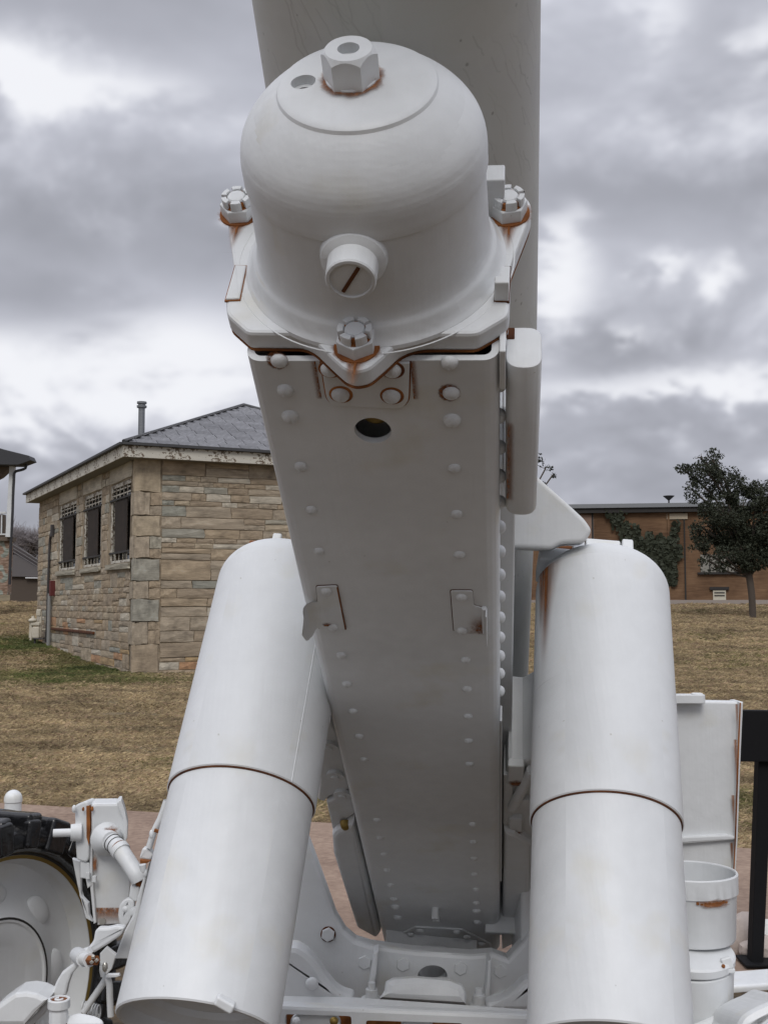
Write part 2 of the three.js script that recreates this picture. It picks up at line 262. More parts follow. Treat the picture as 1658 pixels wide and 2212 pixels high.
{ // barrel with its jacket, scuffed paint
  const prof = [[.0, -3.1], [.29, -3.1], [.322, -2.95], [.326, -1.6], [.309, -.4], [.297, .35], [.288, .8], [.27, 1.8], [.25, 3.1], [.21, 3.12], [.10, 3.12], [.10, 2.6]];
  const g = latheSharp(prof, 96, .4).rotateX(Math.PI / 2).translate(.012, .80, 0);
  { const p = g.attributes.position, uv = g.attributes.uv; for (let i = 0; i < p.count; i++) uv.setXY(i, uv.getX(i), p.getZ(i) / 3.8 + .5); }
  const m = mesh('barrel', gl(clean(g)), M.barrel, gun);
  gp('breech_ring', rbox(.60, .62, .4, .03).translate(.012, .80, -3.25), M.paint);
}
{ // recoil cylinder: domed head, flared foot
  const z0 = -.005, prof = [[.254, z0 - .002], [.2525, z0 + .006], [.2475, z0 + .010], [.2425, z0 + .016], [.2385, z0 + .024], [.2352, z0 + .033], [.2318, z0 + .038], [.2282, z0 + .041], [.2250, z0 + .047], [.2222, z0 + .058], [.2202, z0 + .075], [.2185, .12], [.2150, .206], [.2152, .2085], [.2185, .2095], [.2200, .214], [.2195, .224]];
  { const c = new THREE.CatmullRomCurve3([[.2195, .224], [.2195, .242], [.2185, .258], [.2153, .275], [.2088, .293], [.1985, .310], [.185, .3265], [.170, .341], [.155, .353], [.1400, .3625]].map(p => V(p[0], p[1], 0))).getPoints(36); for (const q of c.slice(1)) prof.push([q.x, q.y]); }
  prof.push([.1385, .3635], [.136, .3695], [.131, .373], [.118, .3755], [.05, .380], [0, .381]);
  let g = latheZ(prof, 112, .5).translate(CXo, CH, 0);
  const b = new Brush(mergeVertices(clean(boxUV(g)))), ev = new Evaluator(); ev.attributes = ['position', 'normal', 'uv'];
  const hz = onZ(655, 178, .376), hole = new Brush(new THREE.CylinderGeometry(.0215, .0215, .05, 32).rotateX(Math.PI / 2)); hole.position.set(hz.x, hz.y, .374); hole.updateMatrixWorld();
  b.updateMatrixWorld();
  const cyl = mesh('recoil_cylinder', gl(boxUV(clean(ev.evaluate(b, hole, SUBTRACTION).geometry))), M.paint, gun);
  gp('threaded_hole', merge([extr(circ(hz.x, hz.y, .0215, 32), .006, 0, [circ(hz.x, hz.y, .0125, 24)]).translate(0, 0, .360)]), M.paint, cyl);
  gp('hole_bottom', new THREE.CylinderGeometry(.0215, .0215, .004, 24).rotateX(Math.PI / 2).translate(hz.x, hz.y, .351), M.rustDark, cyl);
  // big chamfered hexagon nut with a stepped hole
  const nc = onZ(760, 176, .378), nh = .060, na = .0415;
  const hex = new Brush(clean(boxUV(extr(Array.from({ length: 6 }, (_, i) => [na * 1.1547 * Math.cos(i * Math.PI / 3 - .04), na * 1.1547 * Math.sin(i * Math.PI / 3 - .04)]), nh, 0, [circ(0, 0, .0185, 40)]).translate(0, 0, nh)))),
    cone = new Brush(clean(latheZ([[0, -.01], [na * 1.2, -.01], [na * 1.2, nh - .013], [na * .93, nh + .0008], [0, nh + .0008]], 64))); hex.updateMatrixWorld(); cone.updateMatrixWorld();
  const nut = ev.evaluate(hex, cone, INTERSECTION).geometry, parts = [clean(toCreasedNormals(nut, .35)), clean(extr(circ(0, 0, .0188, 32), .012, 0, [circ(0, 0, .0105, 24)]).translate(0, 0, nh - .018)), clean(latheZ([[.0, -.004], [na * 1.06, -.004], [na * 1.06, .008], [na * 1.02, .0095], [0, .0095]], 48))];
  const nm = gp('hexagon_nut', merge(parts).translate(nc.x, nc.y, .378), M.paint, cyl);
  gp('nut_hole_bottom', new THREE.CylinderGeometry(.0185, .0185, .004, 24).rotateX(Math.PI / 2).translate(nc.x, nc.y, .378 + nh - .036), M.brass, cyl);
  stain('ring', V(nc.x, nc.y, .3825), NZ, NY, .118, .118, cyl);
  // slotted filler plug standing out of the front of the cylinder
  const pz = .112, pd = -.219, fc = onY(757, 606, CH - .272), plug = merge([latheSharp([[.060, -.014], [.056, .004], [.0515, .008], [.044, .012], [.0435, .05], [.0415, .0535], [.0365, .0545], [.0355, .0505], [0, .0505]], 56, .45)]);
  plug.rotateX(Math.PI).translate(fc.x, CH - .219, fc.z); gp('filler_plug', plug, M.paint, cyl);
  gp('plug_slot', rbox(.0065, .004, .060, .001).rotateY(.55).translate(fc.x, CH - .2705, fc.z), M.rustDark, cyl);
}
// castle nuts on studs
function castleNut(x, y, z, turn, s = 1) {
  const parts = [], hexR = .0335 * s, h0 = .026 * s, h1 = .017 * s;
  parts.push(clean(extr(Array.from({ length: 6 }, (_, i) => [hexR * Math.cos(i * Math.PI / 3), hexR * Math.sin(i * Math.PI / 3)]), h0, .0022).translate(0, 0, h0)));
  for (let i = 0; i < 6; i++) { const a0 = i * Math.PI / 3 + .15, a1 = (i + 1) * Math.PI / 3 - .15, o = [], n = 4; for (let k = 0; k <= n; k++) { const a = a0 + (a1 - a0) * k / n; o.push([.0278 * s * Math.cos(a), .0278 * s * Math.sin(a)]); } for (let k = n; k >= 0; k--) { const a = a0 + (a1 - a0) * k / n; o.push([.0182 * s * Math.cos(a), .0182 * s * Math.sin(a)]); } parts.push(clean(extr(o, h1, .0012).translate(0, 0, h0 + h1))); }
  const T = g => g.rotateZ(turn).translate(x, y, z);
  const m = gp('castle_nut', T(merge(parts)));
  gp('stud_end', T(latheZ([[0, h0], [.0175 * s, h0], [.0175 * s, h0 + h1 * .72], [.015 * s, h0 + h1 * .9], [.006 * s, h0 + h1], [0, h0 + h1]], 28)), M.paint, m);
  gp('rusty_slot_floor', T(latheZ([[0, h0 - .001], [.0272 * s, h0 - .001], [.0272 * s, h0 + .0015], [.0225 * s, h0 + .002], [.0225 * s, h0 + h1 * .6], [0, h0 + h1 * .6]], 24)), M.rust, m);
  gp('rusty_washer', T(latheZ([[0, -.001], [.0375 * s, -.001], [.0375 * s, .003], [0, .003]], 28)), M.rust, m);
  stain('ring', V(x, y, z), NZ, NY, .088 * s, .088 * s, m, .0016);
  stain('drip', V(x, y - .07 * s, z), NZ, NY, .05 * s, .085 * s, m, .0018);
  gp('cotter_pin', T(tube([V(.02, .012, h0 + .006), V(.03, .014, h0 + .008), V(.031, .006, h0 + .014)], .0022, 10, 6)), M.paint, m);
}
{ // mounting flange of the cylinder, with ears for the three studs
  const zf = .0, th = .043, o = (x, y) => { const q = onZ(...c1(x, y), zf); return [q.x, q.y]; };
  const front = [o(178, 1145), o(146, 1305), o(150, 1358), o(238, 1436), o(470, 1438), o(520, 1462), o(607, 1545), o(655, 1588), o(700, 1604), o(762, 1592), o(830, 1535), o(900, 1468), o(985, 1441), o(1232, 1441), o(1366, 1362), o(1371, 1310), o(1376, 1145), o(1462, 925)];
  const L = o(150, 925), Rr = o(1462, 925);
  const back = [[Rr[0] + .002, Rr[1] + .04], [Rr[0] - .03, Rr[1] + .09], [.12, .50], [-.12, .50], [L[0] + .03, L[1] + .09], [L[0] - .002, L[1] + .03], L];
  const pts = roundPoly([...front, ...back], [.004, .004, .012, .01, .02, .02, .02, .02, .025, .02, .02, .02, .02, .012, .012, .006, .008, .02, .02, .03, .04, .04, .03, .02, .02], 4);
  const fl = gp('mounting_flange', extr(pts, th, .007).translate(0, 0, zf), M.paint);
  gp('weld_ring', toCreasedNormals(new THREE.TorusGeometry(.268, .0014, 8, 96).scale(1, 1, .6).translate(CXo, CH, zf), .9), M.paint, fl);
  // keeper blocks let into the ears, on a thin rusty seam
  for (const [quad, sgn] of [[[[188, 1152], [236, 1154], [207, 1297], [146, 1300]], -1], [[[1313, 1157], [1374, 1157], [1367, 1304], [1307, 1302]], 1]]) {
    const q = quad.map(p => o(...p)); gp('keeper_block', extr(roundPoly(q, .002), .055, .0025).translate(0, 0, zf + .005), M.paint, fl);
    const cxm = (q[0][0] + q[1][0] + q[2][0] + q[3][0]) / 4, cym = (q[0][1] + q[2][1] + q[1][1] + q[3][1]) / 4;
    gp('rusty_seam', extr(q.map(p => [cxm + (p[0] - cxm) * 1.12, cym + (p[1] - cym) * 1.05]), .004, 0).translate(0, 0, zf + .0022), sgn < 0 ? M.rust : M.rustDark, fl);
  }
  // rusty packing strip between flange and cradle
  gp('rusty_gasket', extr(pts.map(p => [p[0] * .996, (p[1] - .2) * .996 + .2]), .0042, 0).translate(0, 0, zf - th - .0004), M.rust, fl);
  const n1 = onZ(...c1(712, 1500), zf), n2 = onZ(...c1(1366, 925), zf), n3 = onZ(...c1(208, 925), zf);
  castleNut(n1.x, n1.y, zf, .5, 1.12); castleNut(n2.x, n2.y, zf, .2, 1.12); castleNut(n3.x, n3.y, zf, .1, 1.1);
  gp('stop_block', rbox(.05, .05, .09, .004).translate(onZ(1062, 400, .06).x, onZ(1062, 400, .06).y, .045), M.paint);
}
{ // riveted box cradle: a channel with rounded lower corners
  const w = .236, r = .030, h = .40, t = .014, zb = -.0475, ze = -3.34, sec = [];
  for (let k = 0; k <= 8; k++) { const a = Math.PI + k / 8 * Math.PI / 2; sec.push([-w + r + r * Math.cos(a), r + r * Math.sin(a)]); }
  for (let k = 0; k <= 8; k++) { const a = 1.5 * Math.PI + k / 8 * Math.PI / 2; sec.push([w - r + r * Math.cos(a), r + r * Math.sin(a)]); }
  sec.push([w, h], [w - t, h], [w - t, t + .02]); for (let k = 7; k >= 0; k--) { const a = 1.5 * Math.PI + k / 8 * Math.PI / 2; sec.push([w - r + (r - t) * Math.cos(a), r + (r - t) * Math.sin(a)]); }
  for (let k = 8; k >= 1; k--) { const a = Math.PI + k / 8 * Math.PI / 2; sec.push([-w + r + (r - t) * Math.cos(a), r + (r - t) * Math.sin(a)]); } sec.push([-w + t, h], [-w, h]);
  const g0 = new THREE.ExtrudeGeometry(new THREE.Shape(sec.map(p => new THREE.Vector2(...p))), { depth: zb - ze, bevelEnabled: false, steps: 1 }).translate(0, 0, ze);
  const hc = onY(805, 930, 0), ev = new Evaluator(), A = new Brush(clean(boxUV(toCreasedNormals(g0, .6)))), B = new Brush(clean(boxUV(new THREE.CylinderGeometry(.0365, .0365, .2, 40)))); ev.attributes = ['position', 'normal', 'uv']; B.position.set(hc.x, 0, hc.z); A.updateMatrixWorld(); B.updateMatrixWorld();
  const cradle = gp('cradle', ev.evaluate(A, B, SUBTRACTION).geometry);
  gp('cradle_lid', rbox(.5, .03, 3.2, .006).translate(0, .415, -1.68), M.paint, cradle);
  // what is seen inside the round hole: a turned brass-coloured fitting in the dark
  gp('inner_fitting', merge([latheSharp([[0, .028], [.012, .028], [.014, .02], [.024, .02], [.026, .012], [.033, .01], [.035, -.02], [0, -.02]], 36, .4).rotateX(Math.PI).translate(hc.x + .004, .05, hc.z + .012)]), M.brass, cradle);
  gp('inner_cylinder', new THREE.CylinderGeometry(.18, .18, 2.6, 40).rotateX(Math.PI / 2).translate(0, CH + .03, -1.4), M.paint, cradle);
  // rivets of the underside
  const rv = orientDome(dome(.0135, .0095, 16)), rvB = orientDome(dome(.0172, .0135, 18)); function orientDome(g) { return g.rotateX(Math.PI); }
  const q = new THREE.Quaternion().setFromRotationMatrix(GMb);
  const putY = (p, y, g, parent, sc = 1, nm = 'rivet') => { const m = new THREE.Mesh(g, M.paint); m.name = nm; m.position.copy(V(p.x, y, p.z).applyMatrix4(GMb)); m.quaternion.copy(q); m.scale.setScalar(sc); m.castShadow = m.receiveShadow = true; parent.add(m); return m; };
  boxUV(rv); boxUV(rvB);
  const left = [[603, 778], [616, 843], [627, 899], [649, 1007], [672, 1101], [689, 1190], [737, 1415], [749, 1477], [762, 1536], [775, 1590], [785, 1640], [814, 1771], [821, 1809], [829, 1845], [836, 1879], [844, 1911], [850, 1941], [853, 1958], [858, 1981]];
  const right = [[970, 783], [974, 848], [976, 907], [981, 1011], [986, 1110], [992, 1198], [1005, 1425], [1008, 1488], [1010, 1547], [1012, 1600], [1014, 1650], [1020, 1780], [1022, 1818], [1023, 1854], [1025, 1888], [1027, 1920], [1028, 1950], [1029, 1967], [1030, 1991]];
  const RR = rng(12);
  for (const row of [left, right]) row.forEach(([x, y], i) => { const p = onY(x, y, 0); putY(p, .0005, i < 3 ? rvB : rv, cradle, (i < 3 ? 1 : i > 16 ? 1.25 : 1) * (.95 + .1 * RR())); if ((i === 0 && row === left) || (i === 1 && row === right)) stain('ring', V(p.x - .004, 0, p.z), DN, NZ, .045, .05, cradle); });
  // rivets along the right edge, standing out sideways
  const rs = boxUV(dome(.0155, .0135, 16).rotateZ(-Math.PI / 2));
  for (const y of [740, 832, 900, 968, 1030, 1086, 1140, 1193, 1243, 1290, 1335, 1378, 1418, 1456, 1494]) { const z = onY(1070, y, .05).z; const m = new THREE.Mesh(rs, M.paint); m.name = 'rivet'; m.position.copy(V(w + .0005, .052, z).applyMatrix4(GMb)); m.quaternion.copy(q); cradle.add(m); m.castShadow = m.receiveShadow = true; }
  // doubling plate below the flange, seated on a rusty seam
  const pp = [[692, 772], [884, 772], [882, 862], [868, 878], [720, 872], [706, 858]].map(p => { const a = onY(...p, 0); return [a.x, a.z]; });
  const ppT = [...pp]; ppT[0] = [pp[0][0], zb - .001]; ppT[1] = [pp[1][0], zb - .001];
  gp('patch_plate', plateY(roundPoly(ppT, [.001, .001, .012, .012, .012, .012]), -.007, .008, .002), M.paint, cradle);
  const cpx = (pp[0][0] + pp[1][0]) / 2; gp('rusty_seam', plateY(roundPoly(ppT.map(p => [cpx + (p[0] - cpx) * 1.035, p[1] - (p[1] < -.1 ? .002 : 0)]), [.001, .001, .012, .012, .012, .012]), -.0016, .002, 0), M.rust, cradle);
  const eL = onY(692, 820, 0), eR = onY(886, 820, 0); stain('edge', V(eL.x - .010, 0, eL.z), DN, V(-1, 0, 0), .105, .014, cradle, .002); stain('edge', V(eR.x + .010, 0, eR.z), DN, V(1, 0, 0), .105, .014, cradle, .002);
  for (const [x, y] of [[735, 852], [845, 855], [712, 797], [846, 799]]) { const p = onY(x, y, -.007); putY(p, -.0065, rvB, cradle, 1.05); const m = gp('rust_ring', new THREE.TorusGeometry(.0195, .0035, 6, 28).scale(1, 1, .35).rotateX(Math.PI / 2).translate(p.x + .001, -.0072, p.z), M.rust, cradle); }
  // spring clips near the middle of the underside
  for (const [sg, out, hook, r1, r2] of [[-1, [[683, 1265], [728, 1263], [746, 1356], [690, 1358]], null, [705, 1277], [719, 1355]], [1, [[973, 1274], [1020, 1274], [1023, 1306], [1047, 1312], [1047, 1364], [980, 1362]], null, [996, 1290], [997, 1362]]]) {
    const pts = out.map(p => { const a = onY(...p, 0); return [a.x, a.z]; }); const clip = gp('spring_clip', plateY(roundPoly(pts, .006, 3), -.004, .0045, .0012));
    for (const r of [r1, r2]) putY(onY(...r, -.004), -.0038, rv, clip, 1.0);
    { const cx2 = pts.reduce((t, p) => t + p[0], 0) / pts.length, cz2 = pts.reduce((t, p) => t + p[1], 0) / pts.length; gp('rusty_seam', plateY(roundPoly(pts.map(p => [cx2 + (p[0] - cx2) * 1.045, cz2 + (p[1] - cz2) * 1.02]), .006, 3), -.0012, .0016, 0), M.rustDark, clip); }
    if (sg < 0) { const q = (x, y, h) => { const a = onY(x, y, h); return V(a.x, h, a.z); }, n = 14, m = 5, g = new THREE.PlaneGeometry(1, 1, n, m), p = g.attributes.position;   // tongue bent down and back over the edge
      const A = new THREE.CatmullRomCurve3([q(692, 1300, -.004), q(674, 1301, -.006), q(660, 1308, -.014), q(654, 1318, -.026), q(656, 1334, -.036)]), B = new THREE.CatmullRomCurve3([q(692, 1356, -.004), q(684, 1358, -.006), q(676, 1372, -.014), q(664, 1384, -.026), q(652, 1372, -.036)]);
      for (let i = 0; i < p.count; i++) { const u = p.getX(i) + .5, v = p.getY(i) + .5, k = A.getPoint(u).lerp(B.getPoint(u), 1 - v); p.setXYZ(i, k.x, k.y, k.z); } g.computeVertexNormals(); const back = g.clone(); back.translate(0, .0022, 0); gp('clip_lip', merge([g, back]), M.paint, clip); }
    else { const a = onY(1045, 1312, -.004), b = onY(1047, 1366, -.004); gp('clip_lip', merge([rod(V(a.x, -.006, a.z), V(b.x, -.006, b.z), .0062, .0062, 12), rbox(.004, .026, Math.abs(b.z - a.z) + .02, .0015).translate(b.x + .004, -.017, (a.z + b.z) / 2 - .012)]), M.paint, clip); }
    const s = onY(...(sg < 0 ? [706, 1346] : [1022, 1345]), 0); stain(sg < 0 ? 'blot' : 'smear', V(s.x, -.0048, s.z), DN, NZ, sg < 0 ? .03 : .052, sg < 0 ? .022 : .09, clip);
    if (sg < 0) { const v = onY(738, 1310, 0); gp('rusty_edge', plateY([[onY(727, 1266, 0).x, onY(727, 1266, 0).z], [onY(729, 1266, 0).x, onY(729, 1266, 0).z], [onY(748, 1357, 0).x, onY(748, 1357, 0).z], [onY(745, 1357, 0).x, onY(745, 1357, 0).z]], -.0045, .003, 0), M.rust, clip); }
  }
  // studs and end bracket at the rear of the underside
  const sn = onY(940, 1962, 0), sn2 = onY(942, 1981, 0); gp('rear_stud', new THREE.CylinderGeometry(.014, .014, .045, 6).translate(sn.x, -.02, sn.z), M.paint, cradle); gp('rear_stud', new THREE.CylinderGeometry(.015, .015, .02, 6).translate(sn2.x, -.01, sn2.z), M.paint, cradle);
  const tr = c4p => c4p.map(p => { const a = onY(...c4(...p), .004); return [a.x, a.z]; });
  gp('rear_stiffener', plateY(tr([[730, 415], [890, 340], [1190, 357], [1370, 450], [1370, 500], [740, 470]]), -.006, .012, .003), M.paint, cradle);
  for (const p of [[780, 430], [858, 398], [920, 373], [1153, 382], [1217, 415], [1310, 460]]) { const a = onY(...c4(...p), -.008); putY(a, -.008, rv, cradle, 1.15); }
  const tb = onY(...c4(1045, 470), -.02); gp('rear_tongue', rbox(.10, .05, .09, .006).translate(tb.x, -.01, tb.z - .03), M.paint, cradle);
  // long seam strip and rail on the right flank
  gp('edge_strip', rbox(.006, .05, 1.2, .002).translate(w + .0035, .055, -1.32 - .75), M.paint, cradle);
  gp('guide_rail', rbox(.046, .07, 2.55, .006).translate(w + .012, .20, -1.62), M.paint, cradle);
  gp('guide_rail', rbox(.046, .07, 2.55, .006).translate(-w - .012, .20, -1.62), M.paint, cradle);
  // ear plate joining the flange to the right flank, and the padded bar beside it
  gp('ear_plate', rbox(.012, .12, .10, .003).translate(w + .006, .07, -.085), M.paint);
  const bx = .279, by = .075, bar = new THREE.Shape(roundPoly([[bx - .031, by - .055], [bx + .036, by - .055], [bx + .036, by + .055], [bx - .031, by + .055]], [.035, .03, .03, .02], 6).map(p => new THREE.Vector2(...p)));
  const bg = new THREE.ExtrudeGeometry(bar, { depth: .435, bevelEnabled: true, bevelSize: .004, bevelThickness: .004, bevelOffset: -.004, bevelSegments: 2, curveSegments: 8 }).translate(0, 0, -.525);
  const sb = gp('side_bar', toCreasedNormals(bg, .7));
  stain('edge', V(bx - .0322, by + .01, -.31), V(-1, -.12, 0), V(0, -1, 0), .42, .06, sb, .0025); stain('edge', V(bx - .018, by - .0515, -.36), V(-.35, -1, 0), V(1, .3, 0), .25, .02, sb, .0015);
  gp('connecting_link', rbox(.026, .02, .15, .003).translate(bx - .04, by + .04, -.03), M.paint, sb);
  gp('link_socket', rbox(.038, .03, .012, .002).translate(bx - .034, by + .036, -.089), M.rustDark, sb);
}

{ // two equilibrator cylinders: telescoping tubes with domed heads
  const ax = ray(1245, -1900).normalize();
  const make = (bx, by, depth, r, seamS, topS, lugSide) => {
    const o = P(bx, by, depth), T = g => orient(g, o, ax);
    const part = new THREE.Group(); part.name = 'equilibrator'; gun.add(part);
    const low = gwp('lower_tube', T(latheSharp([[r - .055, .07], [r - .05, .055], [r - .03, .045], [r - .0135, .04], [r - .0135, .006], [r - .010, 0], [r - .003, 0], [r, .004], [r, seamS + .05]], 96, .5)), M.paint, part);
    gwp('end_cap', T(latheSharp([[0, .075], [r * .5, .07], [r - .02, .07], [r - .0125, .055]], 64, .6)), M.paint, part);
    const r2 = r + .007, pr = [[r + .0005, seamS + .03], [r + .002, seamS + .002], [r + .004, seamS], [r2, seamS + .003], [r2, topS - .10]];
    for (let i = 1; i <= 12; i++) { const t = i / 12 * Math.PI / 2; pr.push([r2 - .105 + .105 * Math.cos(t), topS - .10 + .10 * Math.sin(t)]); }
    pr.push([0, topS + .004]); gwp('upper_sleeve', T(latheSharp(pr, 96, .5)), M.paint, part);
    gwp('rusty_seam', T(latheSharp([[r - .002, seamS - .0045], [r + .0032, seamS - .0035], [r + .0042, seamS - .0002], [r, seamS + .01]], 96, .6)), M.rustDark, part);
    return { part, o, T, r2 };
  };
  const L = make(424, 2216, 2.68, .19, .565, 1.345), Rr = make(1316, 2262, 2.66, .19, .545, 1.378);
  // paint ridge running down the left sleeve
  const side = V(.62, 0, .78).normalize(); side.addScaledVector(ax, -side.dot(ax)).normalize();
  gwp('paint_ridge', rod(L.o.clone().addScaledVector(ax, .565).addScaledVector(side, L.r2 + .0002), L.o.clone().addScaledVector(ax, 1.12).addScaledVector(side, L.r2 + .0002), .0013, .0013, 6), M.paint, L.part);
  // small drain lug on the lower rim of the left tube
  const lug = P(486, 2168, 2.53); gwp('rim_lug', merge([rbox(.045, .022, .03, .006).rotateZ(-.5).translate(lug.x, lug.y, lug.z)]), M.paint, L.part);
  // rusty stain on the inner side of the right sleeve
  const sd = V(-.86, .0, .50); sd.addScaledVector(ax, -sd.dot(ax)).normalize(); const up2 = ax.clone();
  { const n = 10, g = new THREE.PlaneGeometry(.16, .40, n, 4), p = g.attributes.position, e = up2.clone().cross(sd).normalize(); for (let i = 0; i < p.count; i++) { const a = p.getX(i) / (Rr.r2 + .0015), w = Rr.o.clone().addScaledVector(ax, 1.10 + p.getY(i)).addScaledVector(sd, (Rr.r2 + .0015) * Math.cos(a)).addScaledVector(e, (Rr.r2 + .0015) * Math.sin(a)); p.setXYZ(i, w.x, w.y, w.z); } g.computeVertexNormals(); mesh('rust_stain', gw(g), M.rust_drip, Rr.part).castShadow = false; }
  // lug with pin on top of each head
  for (const E of [Rr, L]) {
    const s = E === Rr ? 1.378 : 1.345, c = E.o.clone().addScaledVector(ax, s + .035), ex = V(1, 0, 0).addScaledVector(ax, -ax.x).normalize(), ez = ex.clone().cross(ax), mb = new THREE.Matrix4().makeBasis(ex, ax, ez).setPosition(c);
    const blk = (w, h, d, x, y, z, r = .006) => rbox(w, h, d, r).translate(x, y, z).applyMatrix4(mb);
    gwp('head_lug', merge(E === Rr ? [blk(.105, .10, .09, 0, 0, 0), blk(.034, .11, .1, -.074, 0, 0), blk(.034, .11, .1, .074, 0, 0), blk(.15, .05, .12, -.12, -.035, .0)] : [blk(.10, .08, .09, .02, -.01, 0), blk(.028, .11, .08, -.045, 0, 0), blk(.034, .09, .09, .09, -.01, 0)]), M.paint, E.part);
    gwp('lug_pin', merge([rod(V(-.13, .02, 0), V(.115, .02, 0), .022, .022, 6).applyMatrix4(mb), rod(V(.112, .02, 0), V(.13, .02, 0), .015, .015, 6).applyMatrix4(mb)]), M.rust, E.part);
  }
}
{ // curved arm that carries the head of the right equilibrator, and its twin
  const d = 3.35, pts = [[1090, 985], [1140, 1012], [1165, 1034], [1230, 1092], [1262, 1122], [1278, 1146], [1262, 1172], [1210, 1174], [1190, 1186], [1090, 1182]];
  const c = P(1200, 1110, d), e1 = V(.99, 0, .12).normalize(), e2 = V(0, 1, 0), n = e1.clone().cross(e2);
  const p2 = pts.map(q => { const h = hitPlane(...q, c, n).sub(c); return [h.dot(e1), h.dot(e2)]; });
  gwp('cradle_arm', extr(roundPoly(p2, .014, 5), .17, .012, [], 8, 4).applyMatrix4(new THREE.Matrix4().makeBasis(e1, e2, n).setPosition(c)), M.paint);
  
}

// ------------------------------------------------------------------ gun: carriage, wheel and fittings
// upright plate traced at a given distance; yaw turns it, lean tips its top away
function upright(pts, depth, th, bev = .004, { yaw = 0, lean = 0, holes = [], round = 0, sm = 0 } = {}) {
  const mx = pts.reduce((s, p) => s + p[0], 0) / pts.length, my = pts.reduce((s, p) => s + p[1], 0) / pts.length, c = P(mx, my, depth);
  const e1 = V(Math.cos(yaw), 0, -Math.sin(yaw)), e2 = V(0, Math.cos(lean), 0).addScaledVector(V(-Math.sin(yaw), 0, -Math.cos(yaw)), Math.sin(lean)), n = e1.clone().cross(e2);
  const f = a => a.map(q => { const h = hitPlane(...q, c, n).sub(c); return [h.dot(e1), h.dot(e2)]; });
  let o = f(pts); if (sm) o = smooth(o, sm); else if (round) o = roundPoly(o, round, 4);
  return extr(o, th, bev, holes.map(h => f(h))).applyMatrix4(new THREE.Matrix4().makeBasis(e1, e2, n).setPosition(c));
}
const ell = (x, y, rx, ry, n = 28) => Array.from({ length: n }, (_, i) => [x + rx * Math.cos(i / n * 2 * Math.PI), y + ry * Math.sin(i / n * 2 * Math.PI)]);
const hexBolt = (x, y, d, r, mat = M.paint, parent = gun, h = .02) => { const p = P(x, y, d); gwp('hexagon_bolt', extr(Array.from({ length: 6 }, (_, i) => [r * Math.cos(i * Math.PI / 3 + .4), r * Math.sin(i * Math.PI / 3 + .4)]), h, .003).translate(p.x, p.y, p.z + h), mat, parent);
  gwp('rusty_washer', new THREE.CylinderGeometry(r * 1.08, r * 1.08, .004, 24).rotateX(Math.PI / 2).translate(p.x, p.y, p.z + .001), M.rustDark, parent); };
